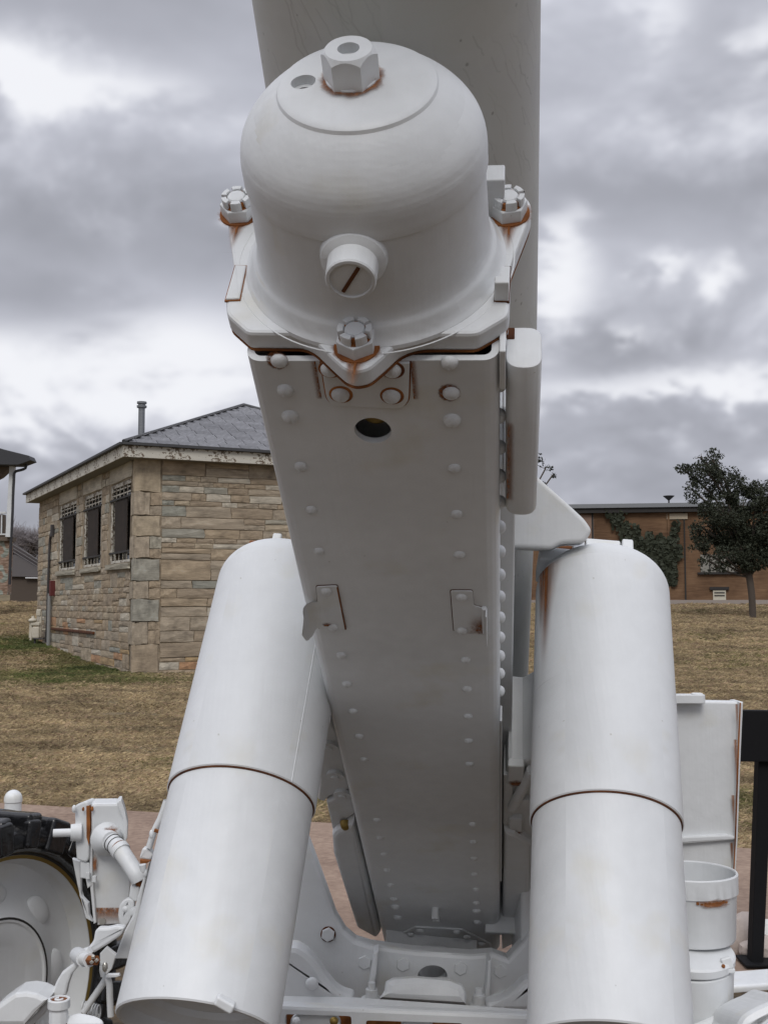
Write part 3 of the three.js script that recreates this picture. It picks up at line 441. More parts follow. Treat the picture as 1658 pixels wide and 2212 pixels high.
{ // yoke: thick plate with a wide U-shaped mouth in which the cradle swings
  const D = 4.2, yk = gwp('yoke_plate', upright([[560, 1740], [640, 1760], c9(318, 930), c9(380, 1100), c9(440, 1270), [745, 2012], [768, 2032], [800, 2042], c4(870, 508), c4(1250, 536), [1065, 2060], c4(1480, 560), [1128, 2038], [1146, 2010], [1180, 1960], [1230, 1960], [1230, 2300], [560, 2300]], D, .09, .015, { holes: [ell(...c4(998, 665), 41, 32)] }), M.paint);
  for (const [x, y] of [c4(333, 400), c4(565, 577), c4(810, 590), c4(1176, 614), c4(1430, 633)]) hexBolt(x, y, D - .003, .0255, M.paint, yk, .014);
  // reinforcing pads and the dark round opening in the middle
  gwp('reinforcing_pad', upright([c4(500, 800), c4(500, 530), c4(530, 500), c4(640, 505), c4(600, 800)], D - .006, .012, .003, { round: .03 }), M.paint, yk);
  gwp('reinforcing_pad', upright([c4(1370, 560), c4(1475, 560), c4(1505, 590), c4(1500, 800), c4(1365, 850)], D - .006, .012, .003, { round: .03 }), M.paint, yk);
  gwp('reinforcing_pad', upright([c4(868, 510), c4(1135, 520), c4(1118, 600), c4(1118, 700), c4(880, 700), c4(882, 600)], D - .004, .012, .003, { round: .02, holes: [ell(...c4(998, 660), 39, 31)] }), M.paint, yk);
  { const q = P(...c4(998, 665), D + .28); gwp('pintle_shaft', merge([new THREE.CylinderGeometry(.06, .06, .3, 28).translate(q.x, q.y - .05, q.z), rbox(.36, .34, .02, .004).translate(q.x, q.y - .02, q.z - .1)]), M.paint, yk); }
  gwp('gusset_rib', upright([c4(625, 520), c4(655, 505), c4(640, 660), c4(622, 745), c4(590, 745)], D - .09, .09, .006, {}), M.paint, yk);
  gwp('gusset_rib', upright([c4(1352, 575), c4(1372, 560), c4(1362, 850), c4(1325, 848), c4(1345, 700)], D - .09, .09, .006, {}), M.paint, yk);
  for (const [x, y] of [c4(610, 778), c4(1293, 815)]) { const p = P(x, y, 4.06); const b = gwp('stud_nut', merge([new THREE.CylinderGeometry(.024, .026, .03, 6).translate(p.x, p.y, p.z), new THREE.CylinderGeometry(.036, .036, .008, 20).translate(p.x, p.y - .018, p.z), new THREE.CylinderGeometry(.013, .013, .05, 12).translate(p.x, p.y + .012, p.z)]), M.paint, yk); if (x < 850) gwp('rusty_washer', new THREE.CylinderGeometry(.039, .039, .006, 20).translate(p.x, p.y - .02, p.z), M.rust, yk); }
  // heavy cap in the middle
  const cap = [c4(700, 700), c4(745, 675), c4(890, 664), c4(1110, 684), c4(1190, 716), c4(1215, 770), c4(1215, 850), c4(660, 810), c4(690, 760)];
  gwp('pintle_cap', upright(cap, 3.98, .16, .025, { lean: .35 }), M.paint);
  // side cheeks that run down to the cross member
  gwp('side_cheek', upright([c4(100, 478), c4(140, 484), c4(200, 520), c4(255, 580), c4(320, 680), c4(380, 755), c4(440, 790), c4(500, 802), c4(500, 880), c4(-60, 880), c4(-60, 478)], 3.95, .10, .02, { round: .02 }), M.paint);
  const rb = P(...c4(230, 715), 3.93); gwp('cheek_rivet', dome(.022, .014, 20).rotateX(Math.PI / 2).translate(rb.x, rb.y, rb.z), M.paint);
  gwp('side_cheek', upright([c4(1345, 852), c4(1440, 835), c4(1520, 775), c4(1590, 700), c4(1680, 690), c4(1680, 900), c4(1345, 900)], 3.95, .10, .02, { round: .02 }), M.paint);
  // cross member: flat top, front face pierced by rounded slots
  gwp('deck_plate', upright([c4(-40, 790), c4(500, 800), c4(1220, 850), c4(1640, 880), c4(1640, 905), c4(-40, 890)], 3.9, .03, .004, { lean: 1.2 }), M.paint);
  const slot = (x0, x1, y0, y1) => roundPoly([c4(x0, y0), c4(x1, y0 + (x1 - x0) * .03), c4(x1, y1), c4(x0, y1)], 16, 6);
  const cm = gwp('cross_member', upright([c4(-120, 848), c4(1700, 922), c4(1700, 1330), c4(-120, 1330)], 3.72, .05, .012, { holes: [slot(35, 505, 885, 1180), slot(550, 1215, 925, 1200), slot(1330, 1590, 958, 1180)] }), M.paint);
  gwp('rusty_slot_back', upright([c4(-100, 870), c4(1690, 930), c4(1690, 1300), c4(-100, 1300)], 3.85, .01, 0), M.rust, cm);
  gwp('spring_hanger', upright(ell(...c4(250, 985), 55, 30), 3.75, .05, .012), M.paint, cm);
  gwp('spring_hanger', upright(ell(...c4(900, 985), 34, 14), 3.75, .05, .008), M.paint, cm);
  for (const x of [130, 370]) { const p = P(...c4(x, 955), 3.70); gwp('hanger_bolt', dome(.014, .012, 14).rotateX(Math.PI / 2).translate(p.x, p.y, p.z), x > 200 ? M.brass : M.paint, cm); }
  // legs of the carriage down to the slab
  for (const x of [-.42, .62]) gwp('carriage_leg', rbox(.24, .62, .34, .02).translate(x, .31, -4.5), M.paint);
}
{ // flanking segments beside the rear of the cradle
  const s8 = a => a.map(p => { const q = onY(...c8(...p), .03); return [q.x, q.z]; }), s9 = (a, y = .03) => a.map(p => { const q = onY(...c9(...p), y); return [q.x, q.z]; });
  const T = (pts, y, th, bev) => extr(pts, th, bev, [], 8, 3).applyMatrix4(new THREE.Matrix4().makeBasis(V(1, 0, 0), V(0, 0, 1), V(0, -1, 0)).setPosition(0, y, 0));
  gp('elevating_segment', T(s8([[178, 1130], [205, 1090], [300, 1040], [372, 1005], [470, 1400], [612, 1985], [590, 2018], [550, 2020], [395, 1935], [190, 1290]]), .03, .28, .02));
  gp('elevating_segment', T(s9([[1216, 892], [1265, 905], [1342, 955], [1336, 1370], [1270, 1405], [1204, 1432]]), .03, .28, .02));
  const lb = gp('trunnion_bracket', T(s8([[150, 200], [215, 330], [300, 640], [325, 800], [150, 860], [100, 910], [40, 890], [60, 700], [-60, 500]]), .07, .3, .01));
  for (const p of [[208, 550], [272, 720], [150, 290]]) { const a = onY(...c8(...p), .07); gp('bracket_bolt', merge([new THREE.CylinderGeometry(.026, .03, .014, 20).translate(a.x, .063, a.z), new THREE.CylinderGeometry(.014, .014, .01, 6).translate(a.x, .055, a.z)]), M.paint, lb); }
  const lw2 = gp('bracket_web', T(s8([[120, 890], [335, 800], [378, 985], [300, 1045], [175, 1125], [150, 1020]]), .06, .2, .008));
  const br = onY(...c8(302, 985), .055); gp('grease_fitting', dome(.02, .03, 12).rotateX(Math.PI).translate(br.x, .055, br.z), M.brass, lw2);
  const rbk = gp('trunnion_bracket', T(s9([[1222, 600], [1235, 550], [1252, 560], [1300, 565], [1400, 520], [1400, 760], [1400, 960], [1340, 945], [1240, 890]], .07), .07, .3, .01));
  for (const [pp, sz] of [[[1270, 615], .05], [[1268, 850], .045]]) { const a = onY(...c9(...pp), .06); gp('bracket_pad', rbox(sz, .03, sz * 2.6, .006).translate(a.x, .065, a.z), M.paint, rbk); stain('blot', V(a.x, .05, a.z - .05), DN, NZ, .06, .06, rbk); }
  const a = onY(...c9(1322, 745), .06); gp('bracket_bolt', new THREE.CylinderGeometry(.03, .032, .02, 20).translate(a.x, .06, a.z), M.paint, rbk);
  gp('bracket_strap', rod(lw2p(1345, 600), lw2p(1255, 775), .018, .018, 10), M.paint, rbk); function lw2p(x, y) { return V(onY(...c9(x, y), .055).x, .055, onY(...c9(x, y), .055).z); }
  // elevating gear case between cradle and yoke
  gp('carriage_cheek', rbox(.03, .86, 1.5, .01).translate(.47, .42, -2.35), M.paint); gp('rear_bulkhead', rbox(.30, .9, .03, .006).translate(.33, .42, -3.05), M.paint); gp('elevating_shaft', rod(V(.25, .32, -2.1), V(.47, .32, -2.1), .05, .05, 24), M.paint); gp('guide_plate', rbox(.03, .3, 1.5, .004).translate(.262, .21, -2.62), M.paint);
}
{ // wheel: pneumatic tyre with block tread on a dished steel disc
  const c = P(2, 2148, 3.2), yaw = 1.10, WS = 1.08, axis = V(Math.sin(yaw), .0, Math.cos(yaw)).normalize();
  const q = new THREE.Quaternion().setFromUnitVectors(V(0, 1, 0), axis), put = g => g.scale(WS, WS, WS).applyQuaternion(q).translate(c.x, c.y, c.z);
  const RT = .436, tp = []; for (let i = 0; i <= 22; i++) { const t = -Math.PI * .86 + i / 22 * Math.PI * 1.72; tp.push([.386 + Math.sign(Math.cos(t)) * Math.pow(Math.abs(Math.cos(t)), .7) * (RT - .391), Math.sin(t) * .115 - .07]); }
  const tyre = gwp('tyre', put(lathe(tp, 72)), M.black), lugs = [], R = rng(3);
  for (let i = 0; i < 26; i++) for (const s of [-1, 1]) { const g = rbox(.058, .03, .105, .008).rotateY(s * .35).translate(0, 0, 0); g.rotateZ(-Math.PI / 2); const b = rbox(.03 + R() * .02, .08 + R() * .05, .05 + R() * .03, .012).rotateX(s * .3).translate(RT - .004, -.07 + s * .058, 0).rotateY((i + (s > 0 ? .5 : 0)) / 26 * Math.PI * 2); lugs.push(clean(b)); const b2 = rbox(.06 + R() * .05, .026 + R() * .016, .045 + R() * .035, .012).translate(RT - .035, -.07 + s * .105, 0).rotateY((i + (s > 0 ? .5 : 0)) / 26 * Math.PI * 2); lugs.push(clean(b2)); }
  gwp('tread_lugs', put(merge(lugs)), M.black, tyre).userData.kind = 'stuff';
  const disc = gwp('wheel_disc', put(latheSharp([[0, -.03], [.10, -.03], [.12, -.026], [.135, -.022], [.17, -.020], [.175, -.016], [.185, -.016], [.19, -.021], [.24, -.045], [.29, -.058], [.318, -.052], [.331, -.03], [.334, .0], [.345, .003], [.351, -.002], [.352, -.05], [.34, -.12], [.2, -.14], [0, -.14]], 96, .5)), M.paint);
  for (let i = 0; i < 8; i++) { const a = i / 8 * 6.283 + .3; const g = new THREE.SphereGeometry(.034, 16, 10).scale(1, .42, 1.5).translate(.238, -.044, 0).rotateY(a); gwp('hand_hole', put(g), M.paint, disc); }
  gwp('dark_ring', put(new THREE.TorusGeometry(.183, .003, 8, 64).rotateX(Math.PI / 2).translate(0, -.0165, 0)), M.steelDark, disc);
  gwp('rim_edge', put(new THREE.TorusGeometry(.351, .0075, 8, 80).rotateX(Math.PI / 2).translate(0, .0, 0)), M.steelDark, disc);
  { const g = latheSharp([[.334, -.012], [.3435, -.0005], [.3445, .0045], [.335, .002]], 80, .6); gwp('rust_stain', put(g), M.brass, disc); }
}
{ // left-hand fittings: drum housing, shield, ball-jointed tube, linkage
  const D = 3.25, p2 = (x, y, d = D) => P(...c2(x, y), d);
  const hs = gwp('drum_housing', upright([c2(470, 236), c2(790, 232), c2(830, 260), c2(880, 420), c2(890, 620), c2(830, 740), c2(700, 830), c2(520, 760), c2(470, 700)], D, .09, .008, { round: .012, yaw: .25 }), M.paint);
  gwp('housing_flange', upright([c2(770, 230), c2(800, 195), c2(825, 195), c2(870, 330), c2(900, 480), c2(895, 640), c2(860, 720), c2(850, 600), c2(845, 430)], D - .012, .07, .003, { yaw: .2 }), M.paint, hs);
  gwp('back_plate', upright([c2(268, 270), c2(300, 245), c2(390, 208), c2(420, 225), c2(430, 260), c2(445, 600), c2(435, 890), c2(405, 938), c2(290, 905), c2(275, 700)], D - .008, .06, .005, { round: .006, yaw: -.15 }), M.paint, hs);
  gwp('rusty_gap', upright([c2(408, 265), c2(440, 265), c2(455, 500), c2(440, 740), c2(410, 640)], D - .011, .04, .001), M.rust, hs);
  const bo = p2(262, 580, D - .012); gwp('axle_boss', merge([rod(V(bo.x + .02, bo.y, bo.z - .004), V(bo.x - .008, bo.y, bo.z + .004), .026, .023), rod(V(bo.x, bo.y, bo.z), V(bo.x - .055, bo.y, bo.z + .010), .0112)]), M.paint, hs);
  for (const [x, y, r] of [[265, 300, .009], [372, 303, .005], [478, 300, .006]]) { const p = p2(x, y, D - .018); gwp('housing_bolt', new THREE.SphereGeometry(r, 14, 10).scale(.7, 1.2, .7).translate(p.x, p.y, p.z), x > 300 ? M.rust : M.paint, hs); }
  // cone and banded ball joint, then the pipe
  const a = p2(655, 655, D - .004), b = p2(705, 685, D - .045), c = p2(805, 780, D - .08), d = p2(880, 890, D - .10), e = p2(1000, 1075, D - .12), f = p2(1035, 1140, D - .12);
  gwp('socket_cone', rod(a, b, .047, .026, 32), M.paint, hs);
  const tb = gwp('torque_tube', merge([rod(b, c, .024, .0245, 28), rod(c.clone().lerp(b, .1), d.clone().lerp(c, .7), .027, .026, 28), tube([c, d, d.clone().lerp(e, .5), e, f], .0225, 40, 20)]), M.paint);
  for (const t of [.15, .5, .95]) { const q0 = b.clone().lerp(c, t), dr = c.clone().sub(b).normalize(); gwp('rusty_band', orient(new THREE.TorusGeometry(.0245, .0014, 8, 32).rotateX(Math.PI / 2), q0, dr), t > .9 ? M.rust : M.steelDark, tb); }
  stain2(p2(700, 560, D - .035), .05, tb);
  function stain2(p, s, parent) { const g = new THREE.PlaneGeometry(s, s * .7).translate(p.x, p.y, p.z); mesh('rust_stain', gw(g), M.rust_blot, parent).castShadow = false; }
  // shield below the drum
  const sh = gwp('shield_plate', upright([c2(480, 740), c2(560, 830), c2(700, 850), c2(890, 800), c2(925, 1150), c2(915, 1400), c2(870, 1660), c2(540, 1680), c2(500, 1400)], D + .01, .03, .003, { yaw: .1 }), M.paint);
  gwp('shield_flange', upright([c2(440, 640), c2(478, 640), c2(480, 1100), c2(525, 1650), c2(495, 1665), c2(455, 1250)], D - .01, .04, .002, {}), M.paint, sh);
  gwp('shield_bracket', merge([upright([c2(335, 910), c2(440, 940), c2(470, 1210), c2(420, 1245), c2(400, 1130), c2(335, 1120)], D - .012, .03, .003), upright([c2(240, 890), c2(335, 920), c2(345, 1330), c2(430, 1420), c2(440, 1560), c2(480, 1640), c2(400, 1600), c2(300, 1200)], D + .05, .02, .003)]), M.paint, sh);
  { const q = p2(665, 1590, D - .003); const g = new THREE.PlaneGeometry(.072, .055).rotateZ(Math.PI).translate(q.x, q.y, q.z); mesh('rust_stain', gw(g), M.rust_edge, sh).castShadow = false; const q2 = p2(508, 950, D - .003); mesh('rust_stain', gw(new THREE.PlaneGeometry(.018, .07).translate(q2.x, q2.y, q2.z)), M.rust_blot, sh).castShadow = false; }
  { const q = p2(605, 1628, D); gwp('shield_screw', merge([new THREE.CylinderGeometry(.009, .009, .008, 18).rotateX(Math.PI / 2).translate(q.x, q.y, q.z + .003)]), M.chrome, sh); }
  gwp('shield_latch', merge([[505, 1130, .011], [430, 1090, .011]].map(([x, y, s]) => { const q = p2(x, y, D - .02); return rbox(s, s * 1.7, s, .002).translate(q.x, q.y, q.z); })), M.paint, sh);
  // clevis at the pipe's end, chain links, eye bolt
  const ck = gwp('clevis', merge([upright([c2(980, 1040), c2(1000, 1010), c2(1070, 1040), c2(1090, 1100), c2(1060, 1165), c2(975, 1135)], D - .135, .03, .004, { round: .004 }), upright([c2(925, 1240), c2(950, 1150), c2(985, 1140), c2(990, 1220), c2(1040, 1230), c2(1025, 1400), c2(970, 1400), c2(910, 1350)], D - .125, .025, .004, { round: .004 })]), M.paint);
  gwp('rusty_pivot', upright([c2(960, 1140), c2(1065, 1165), c2(1040, 1250), c2(950, 1215)], D - .118, .02, .002), M.rust, ck);
  gwp('chain_link', upright(smooth([c2(785, 1590), c2(800, 1450), c2(860, 1380), c2(930, 1365), c2(975, 1420), c2(950, 1570), c2(880, 1690), c2(820, 1690)], 4), D - .13, .022, .004, { holes: [smooth([c2(830, 1560), c2(850, 1470), c2(880, 1400), c2(915, 1390), c2(915, 1480), c2(870, 1570), c2(840, 1600)], 3)] }), M.paint, ck);
  { const q = p2(878, 1480, D - .12); gwp('link_ball', new THREE.SphereGeometry(.0125, 18, 14).translate(q.x, q.y, q.z), M.paint, ck); const w = p2(978, 1515, D - .14); gwp('eye_bolt_nut', merge([new THREE.CylinderGeometry(.0125, .0125, .012, 6).rotateX(Math.PI / 2).translate(w.x, w.y, w.z), new THREE.CylinderGeometry(.0065, .0065, .02, 14).rotateX(Math.PI / 2).translate(w.x, w.y, w.z)]), M.paint, ck); }
  // strap and studs along the left tube
  const st = gwp('side_strap', merge([tube([p2(1360, 200, 3.02), p2(1290, 400, 3.02), p2(1215, 560, 3.02), p2(1150, 760, 3.02)], .0085, 30, 10), upright([c2(1070, 770), c2(1140, 765), c2(1200, 850), c2(1160, 910), c2(1035, 885)], 3.02, .035, .004, { round: .004 })]), M.paint);
  for (const [x, y] of [[1180, 600], [1105, 1060]]) { const q = p2(x, y, 2.98); gwp('strap_stud', new THREE.SphereGeometry(.0075, 14, 10).scale(.8, 1.5, .8).translate(q.x, q.y, q.z), M.paint, st); }
  gwp('rusty_band', merge([upright([c2(1215, 540), c2(1270, 560), c2(1255, 590), c2(1205, 575)], 2.995, .012, .001), upright([c2(1040, 905), c2(1165, 920), c2(1100, 960), c2(1045, 945)], 2.995, .02, .002)]), M.rust, st);
  gwp('stay_bar', upright([c2(1165, 900), c2(1110, 1150), c2(1030, 1560), c2(900, 2080), c2(740, 2080), c2(860, 1750), c2(960, 1560), c2(1040, 1250)], 3.06, .03, .004), M.paint);
  gwp('strap_pin', rod(p2(1075, 960, 2.98), p2(1085, 1040, 2.98), .009, .007), M.paint, st);
  // bent pull arm crossing in front of the wheel
  const arm = gwp('pull_arm', merge([
    upright([c3(1140, 1100), c3(1180, 1065), c3(1300, 1065), c3(1400, 1040), c3(1500, 1060), c3(1460, 1150), c3(1300, 1260), c3(1120, 1370), c3(1050, 1310), c3(1120, 1220)], 2.98, .03, .006, { round: .006 }),
    upright([c3(950, 1340), c3(1050, 1310), c3(1100, 1370), c3(980, 1480), c3(860, 1620), c3(815, 1740), c3(790, 1860), c3(660, 1960), c3(330, 2300), c3(230, 2300), c3(580, 1930), c3(680, 1700), c3(740, 1600), c3(870, 1500)], 2.94, .025, .005)]), M.paint);
  { const q = P(...c3(980, 1400), 2.92), g = rod(P(...c3(930, 1385), 2.99), P(...c3(1010, 1430), 2.88), .0195, .0195, 28), g2 = rod(P(...c3(1010, 1430), 2.88), P(...c3(1075, 1450), 2.85), .0155, .0165, 24); gwp('arm_pivot', merge([g, g2]), M.paint, arm);
    gwp('pivot_nut', merge([rod(P(...c3(1070, 1448), 2.855), P(...c3(1150, 1450), 2.83), .0125, .0125, 6)]), M.rust, arm); for (const [x, y] of [[1120, 1410], [1160, 1450], [1105, 1470]]) { const w = P(...c3(x, y), 2.825); gwp('pivot_stud', rbox(.0085, .0085, .008, .002).rotateZ(x).translate(w.x, w.y, w.z), M.chrome, arm); } }
  // hub cap, oil filler and spring at the lower left
  gwp('hub_cover', upright([c3(-60, 2230), c3(-60, 2020), c3(60, 1930), c3(180, 1850), c3(320, 1835), c3(450, 1860), c3(540, 1905), c3(575, 1925), c3(420, 2090), c3(300, 2230)], 2.88, .10, .010, {}), M.paint);
  const ob = P(...c3(710, 1960), 2.72), oil = gwp('oil_filler', latheSharp([[.0, -.17], [.066, -.17], [.064, -.06], [.058, -.045], [.058, -.035], [.073, -.03], [.075, -.026], [.075, .022], [.070, .028], [.058, .028], [.055, .018], [0, .018]].map(q => [q[0] * .345, q[1] * .36]), 48, .4).translate(ob.x, ob.y, ob.z), M.paint);
  gwp('filler_lid', new THREE.CylinderGeometry(.0187, .0187, .0016, 32).translate(ob.x, ob.y + .0068, ob.z), M.rust, oil);
  gwp('lid_handle', new THREE.TorusGeometry(.008, .003, 8, 20, 4.4).rotateX(Math.PI / 2).translate(ob.x, ob.y + .0085, ob.z), M.paint, oil);
  gwp('red_primer_patch', latheSharp([[.0232, -.060], [.0234, -.047], [.0229, -.044]], 40, .5).translate(ob.x, ob.y, ob.z), M.redPrimer, oil);
  gwp('filler_deck', upright([c3(600, 2230), c3(640, 2170), c3(830, 2100), c3(960, 2070), c3(1150, 2110), c3(1230, 2150), c3(1250, 2230)], 2.72, .1, .006, { lean: .9, round: .008 }), M.paint);
  { const q0 = P(...c3(1100, 2040), 3.0), pts = []; for (let i = 0; i <= 120; i++) { const t = i / 120, an = t * 7 * 6.283; pts.push(V(q0.x + (t - .5) * .045, q0.y + .015 * Math.sin(an) - (t - .5) * .012, q0.z + .015 * Math.cos(an))); } gwp('coil_spring', tube(pts, .0022, 400, 6), M.paint); }
  gwp('fork_link', merge([tube([P(...c3(1010, 2070), 2.95), P(...c3(1120, 1900), 2.95), P(...c3(1230, 1740), 2.95), P(...c3(1290, 1640), 2.95)], .0085, 30, 12), tube([P(...c3(1330, 2120), 2.92), P(...c3(1320, 1900), 2.92), P(...c3(1310, 1720), 2.92), P(...c3(1280, 1640), 2.92)], .0085, 30, 12), tube([P(...c3(1245, 1640), 2.93), P(...c3(1230, 1560), 2.93), P(...c3(1235, 1500), 2.93)], .0075, 16, 10), upright([c3(1265, 1640), c3(1290, 1618), c3(1430, 1615), c3(1440, 1640), c3(1400, 1655), c3(1280, 1665)], 2.9, .012, .002)]), M.paint);
  { const q = P(...c3(1262, 1530), 2.9); gwp('grease_knob', new THREE.SphereGeometry(.0085, 14, 12).scale(.85, 1.5, .85).translate(q.x, q.y, q.z), M.chrome); }
  gwp('link_guard', upright([c3(1200, 1370), c3(1275, 1290), c3(1395, 1385), c3(1340, 1560), c3(1280, 1620), c3(1200, 1560)], 3.2, .015, .002), M.paint);
}
{ // right-hand fittings: tall chest, open bucket, lidded canister, fender
  const D = 3.55, ch = gwp('tool_chest', upright([[1400, 1512], c5(462, 95), c5(468, 100), c5(430, 990), c5(412, 1320), [1400, 1920]], D, .06, .006, {}), M.paint);
  gwp('chest_edge', upright([c5(440, 95), c5(468, 95), c5(452, 420), c5(432, 1000), c5(418, 1230), c5(398, 1230), c5(412, 1000), c5(428, 400)], D - .02, .10, .004, {}), M.paint, ch);
  for (const [q, w, h] of [[c5(436, 250), .03, .13], [c5(430, 560), .035, .2], [c5(412, 850), .035, .13], [c5(402, 1130), .03, .1]]) { const p = P(...q, D - .022); mesh('rust_stain', gw(new THREE.PlaneGeometry(w * .55, h).translate(p.x - .004, p.y, p.z + .0)), M.rust_drip, ch).castShadow = false; }
  gwp('rusty_edge', upright([c5(445, 100), c5(452, 100), c5(440, 420), c5(420, 985), c5(408, 1220), c5(402, 1220), c5(412, 985), c5(430, 420)], D - .024, .004, 0), M.rust, ch);
  gwp('chest_ledge', upright([[1400, 1822], c5(85, 980), c5(370, 968), c5(430, 984), c5(432, 1000), c5(85, 1028), [1400, 1828]], D - .03, .05, .005), M.paint, ch);
  gwp('chest_body', rbox(.30, .50, .22, .01).translate(.90, P(1470, 1705, D + .18).y, P(1470, 1700, D + .18).z), M.paint, ch);
  { const p = P(...c5(155, 62), D); const g = new THREE.Shape(roundPoly([[-.09, -.022], [.036, -.022], [.036, .03], [-.09, .03]], [.004, .016, .016, .004]).map(q => new THREE.Vector2(...q))); gwp('chest_cap', new THREE.ExtrudeGeometry(g, { depth: .022, bevelEnabled: true, bevelSize: .002, bevelThickness: .002, bevelSegments: 2 }).rotateX(-Math.PI / 2).translate(p.x - .012, p.y - .016, p.z), M.paint, ch); gwp('cap_dish', new THREE.TorusGeometry(.015, .003, 8, 28).rotateX(Math.PI / 2).translate(p.x + .004, p.y + .009, p.z - .002), M.paint, ch); }
  // bucket
  const bk = P(1488, 1880, 3.1), rB = .124, hB = .175, bu = gwp('bucket', latheSharp([[0, -hB], [rB - .012, -hB], [rB - .008, -hB + .008], [rB - .004, -.055], [rB - .003, -.052], [rB + .001, -.05], [rB + .001, -.003], [rB - .001, 0], [rB - .004, 0], [rB - .006, -.003], [rB - .012, -hB + .02], [0, -hB + .012]], 72, .45).translate(bk.x, bk.y, bk.z), M.paint);
  { const n = 20, g = new THREE.PlaneGeometry(1, 1, n, 1), p = g.attributes.position; for (let i = 0; i < p.count; i++) { const a = .5 + p.getX(i) * 1.0, y = p.getY(i) * .03 - .058, r = rB + .0015; p.setXYZ(i, bk.x + r * Math.sin(a - .25), bk.y + y, bk.z + r * Math.cos(a - .25)); } g.computeVertexNormals(); mesh('rust_stain', gw(g), M.rust_blot, bu).castShadow = false; }
  { const R = rng(44), pc = []; for (let i = 0; i < 9; i++) { const a = -.1 + i * .085, r = rB - .001; pc.push(rbox(.007, .004 + R() * .004, .003, .001).rotateY(a).translate(bk.x + r * Math.sin(a), bk.y - .056 - R() * .003, bk.z + r * Math.cos(a))); } gwp('rust_flakes', merge(pc), M.rust, bu); }
  // lidded canister
  const cn = P(1482, 2074, 3.02), rC = .119, cg = gwp('canister', latheSharp([[0, -.125], [rC - .006, -.125], [rC, -.119], [rC, -.003], [rC - .004, 0], [0, 0]], 72, .45).rotateX(.16).translate(cn.x, cn.y, cn.z), M.paint);
  gwp('canister_lid', latheSharp([[0, .002], [rC + .001, .002], [rC + .0025, .005], [rC + .0025, .022], [rC - .002, .028], [rC - .03, .032], [0, .036]], 72, .45).rotateX(.18).rotateZ(-.04).translate(cn.x, cn.y + .006, cn.z), M.paint, cg);
  { const k = P(...c5(290, 1668), 3.08); gwp('lid_knob', rbox(.026, .016, .022, .006, 3).translate(k.x, k.y, k.z), M.paint, cg); const l = P(...c5(360, 1812), 2.94); gwp('lid_latch', merge([rbox(.026, .03, .014, .004).rotateZ(.3).translate(l.x, l.y, l.z), rbox(.03, .012, .014, .003).translate(l.x + .004, l.y - .018, l.z)]), M.paint, cg); const b = P(...c5(336, 1832), 2.92); gwp('latch_rivet', new THREE.SphereGeometry(.005, 10, 8).translate(b.x, b.y, b.z), M.rust, cg); }
  gwp('canister_shelf', upright([[1380, 2150], c5(130, 2205), c5(375, 2105), c5(520, 2125), c5(470, 2250), [1380, 2260]], 2.9, .06, .01, { lean: .9 }), M.paint);
  gwp('fender', upright([c5(430, 2250), c5(470, 2170), c5(540, 2120), c5(640, 2075), c5(760, 2040), c5(860, 2300), c5(430, 2300)], 2.7, .25, .02, { lean: .25, sm: 4 }), M.paint);
}

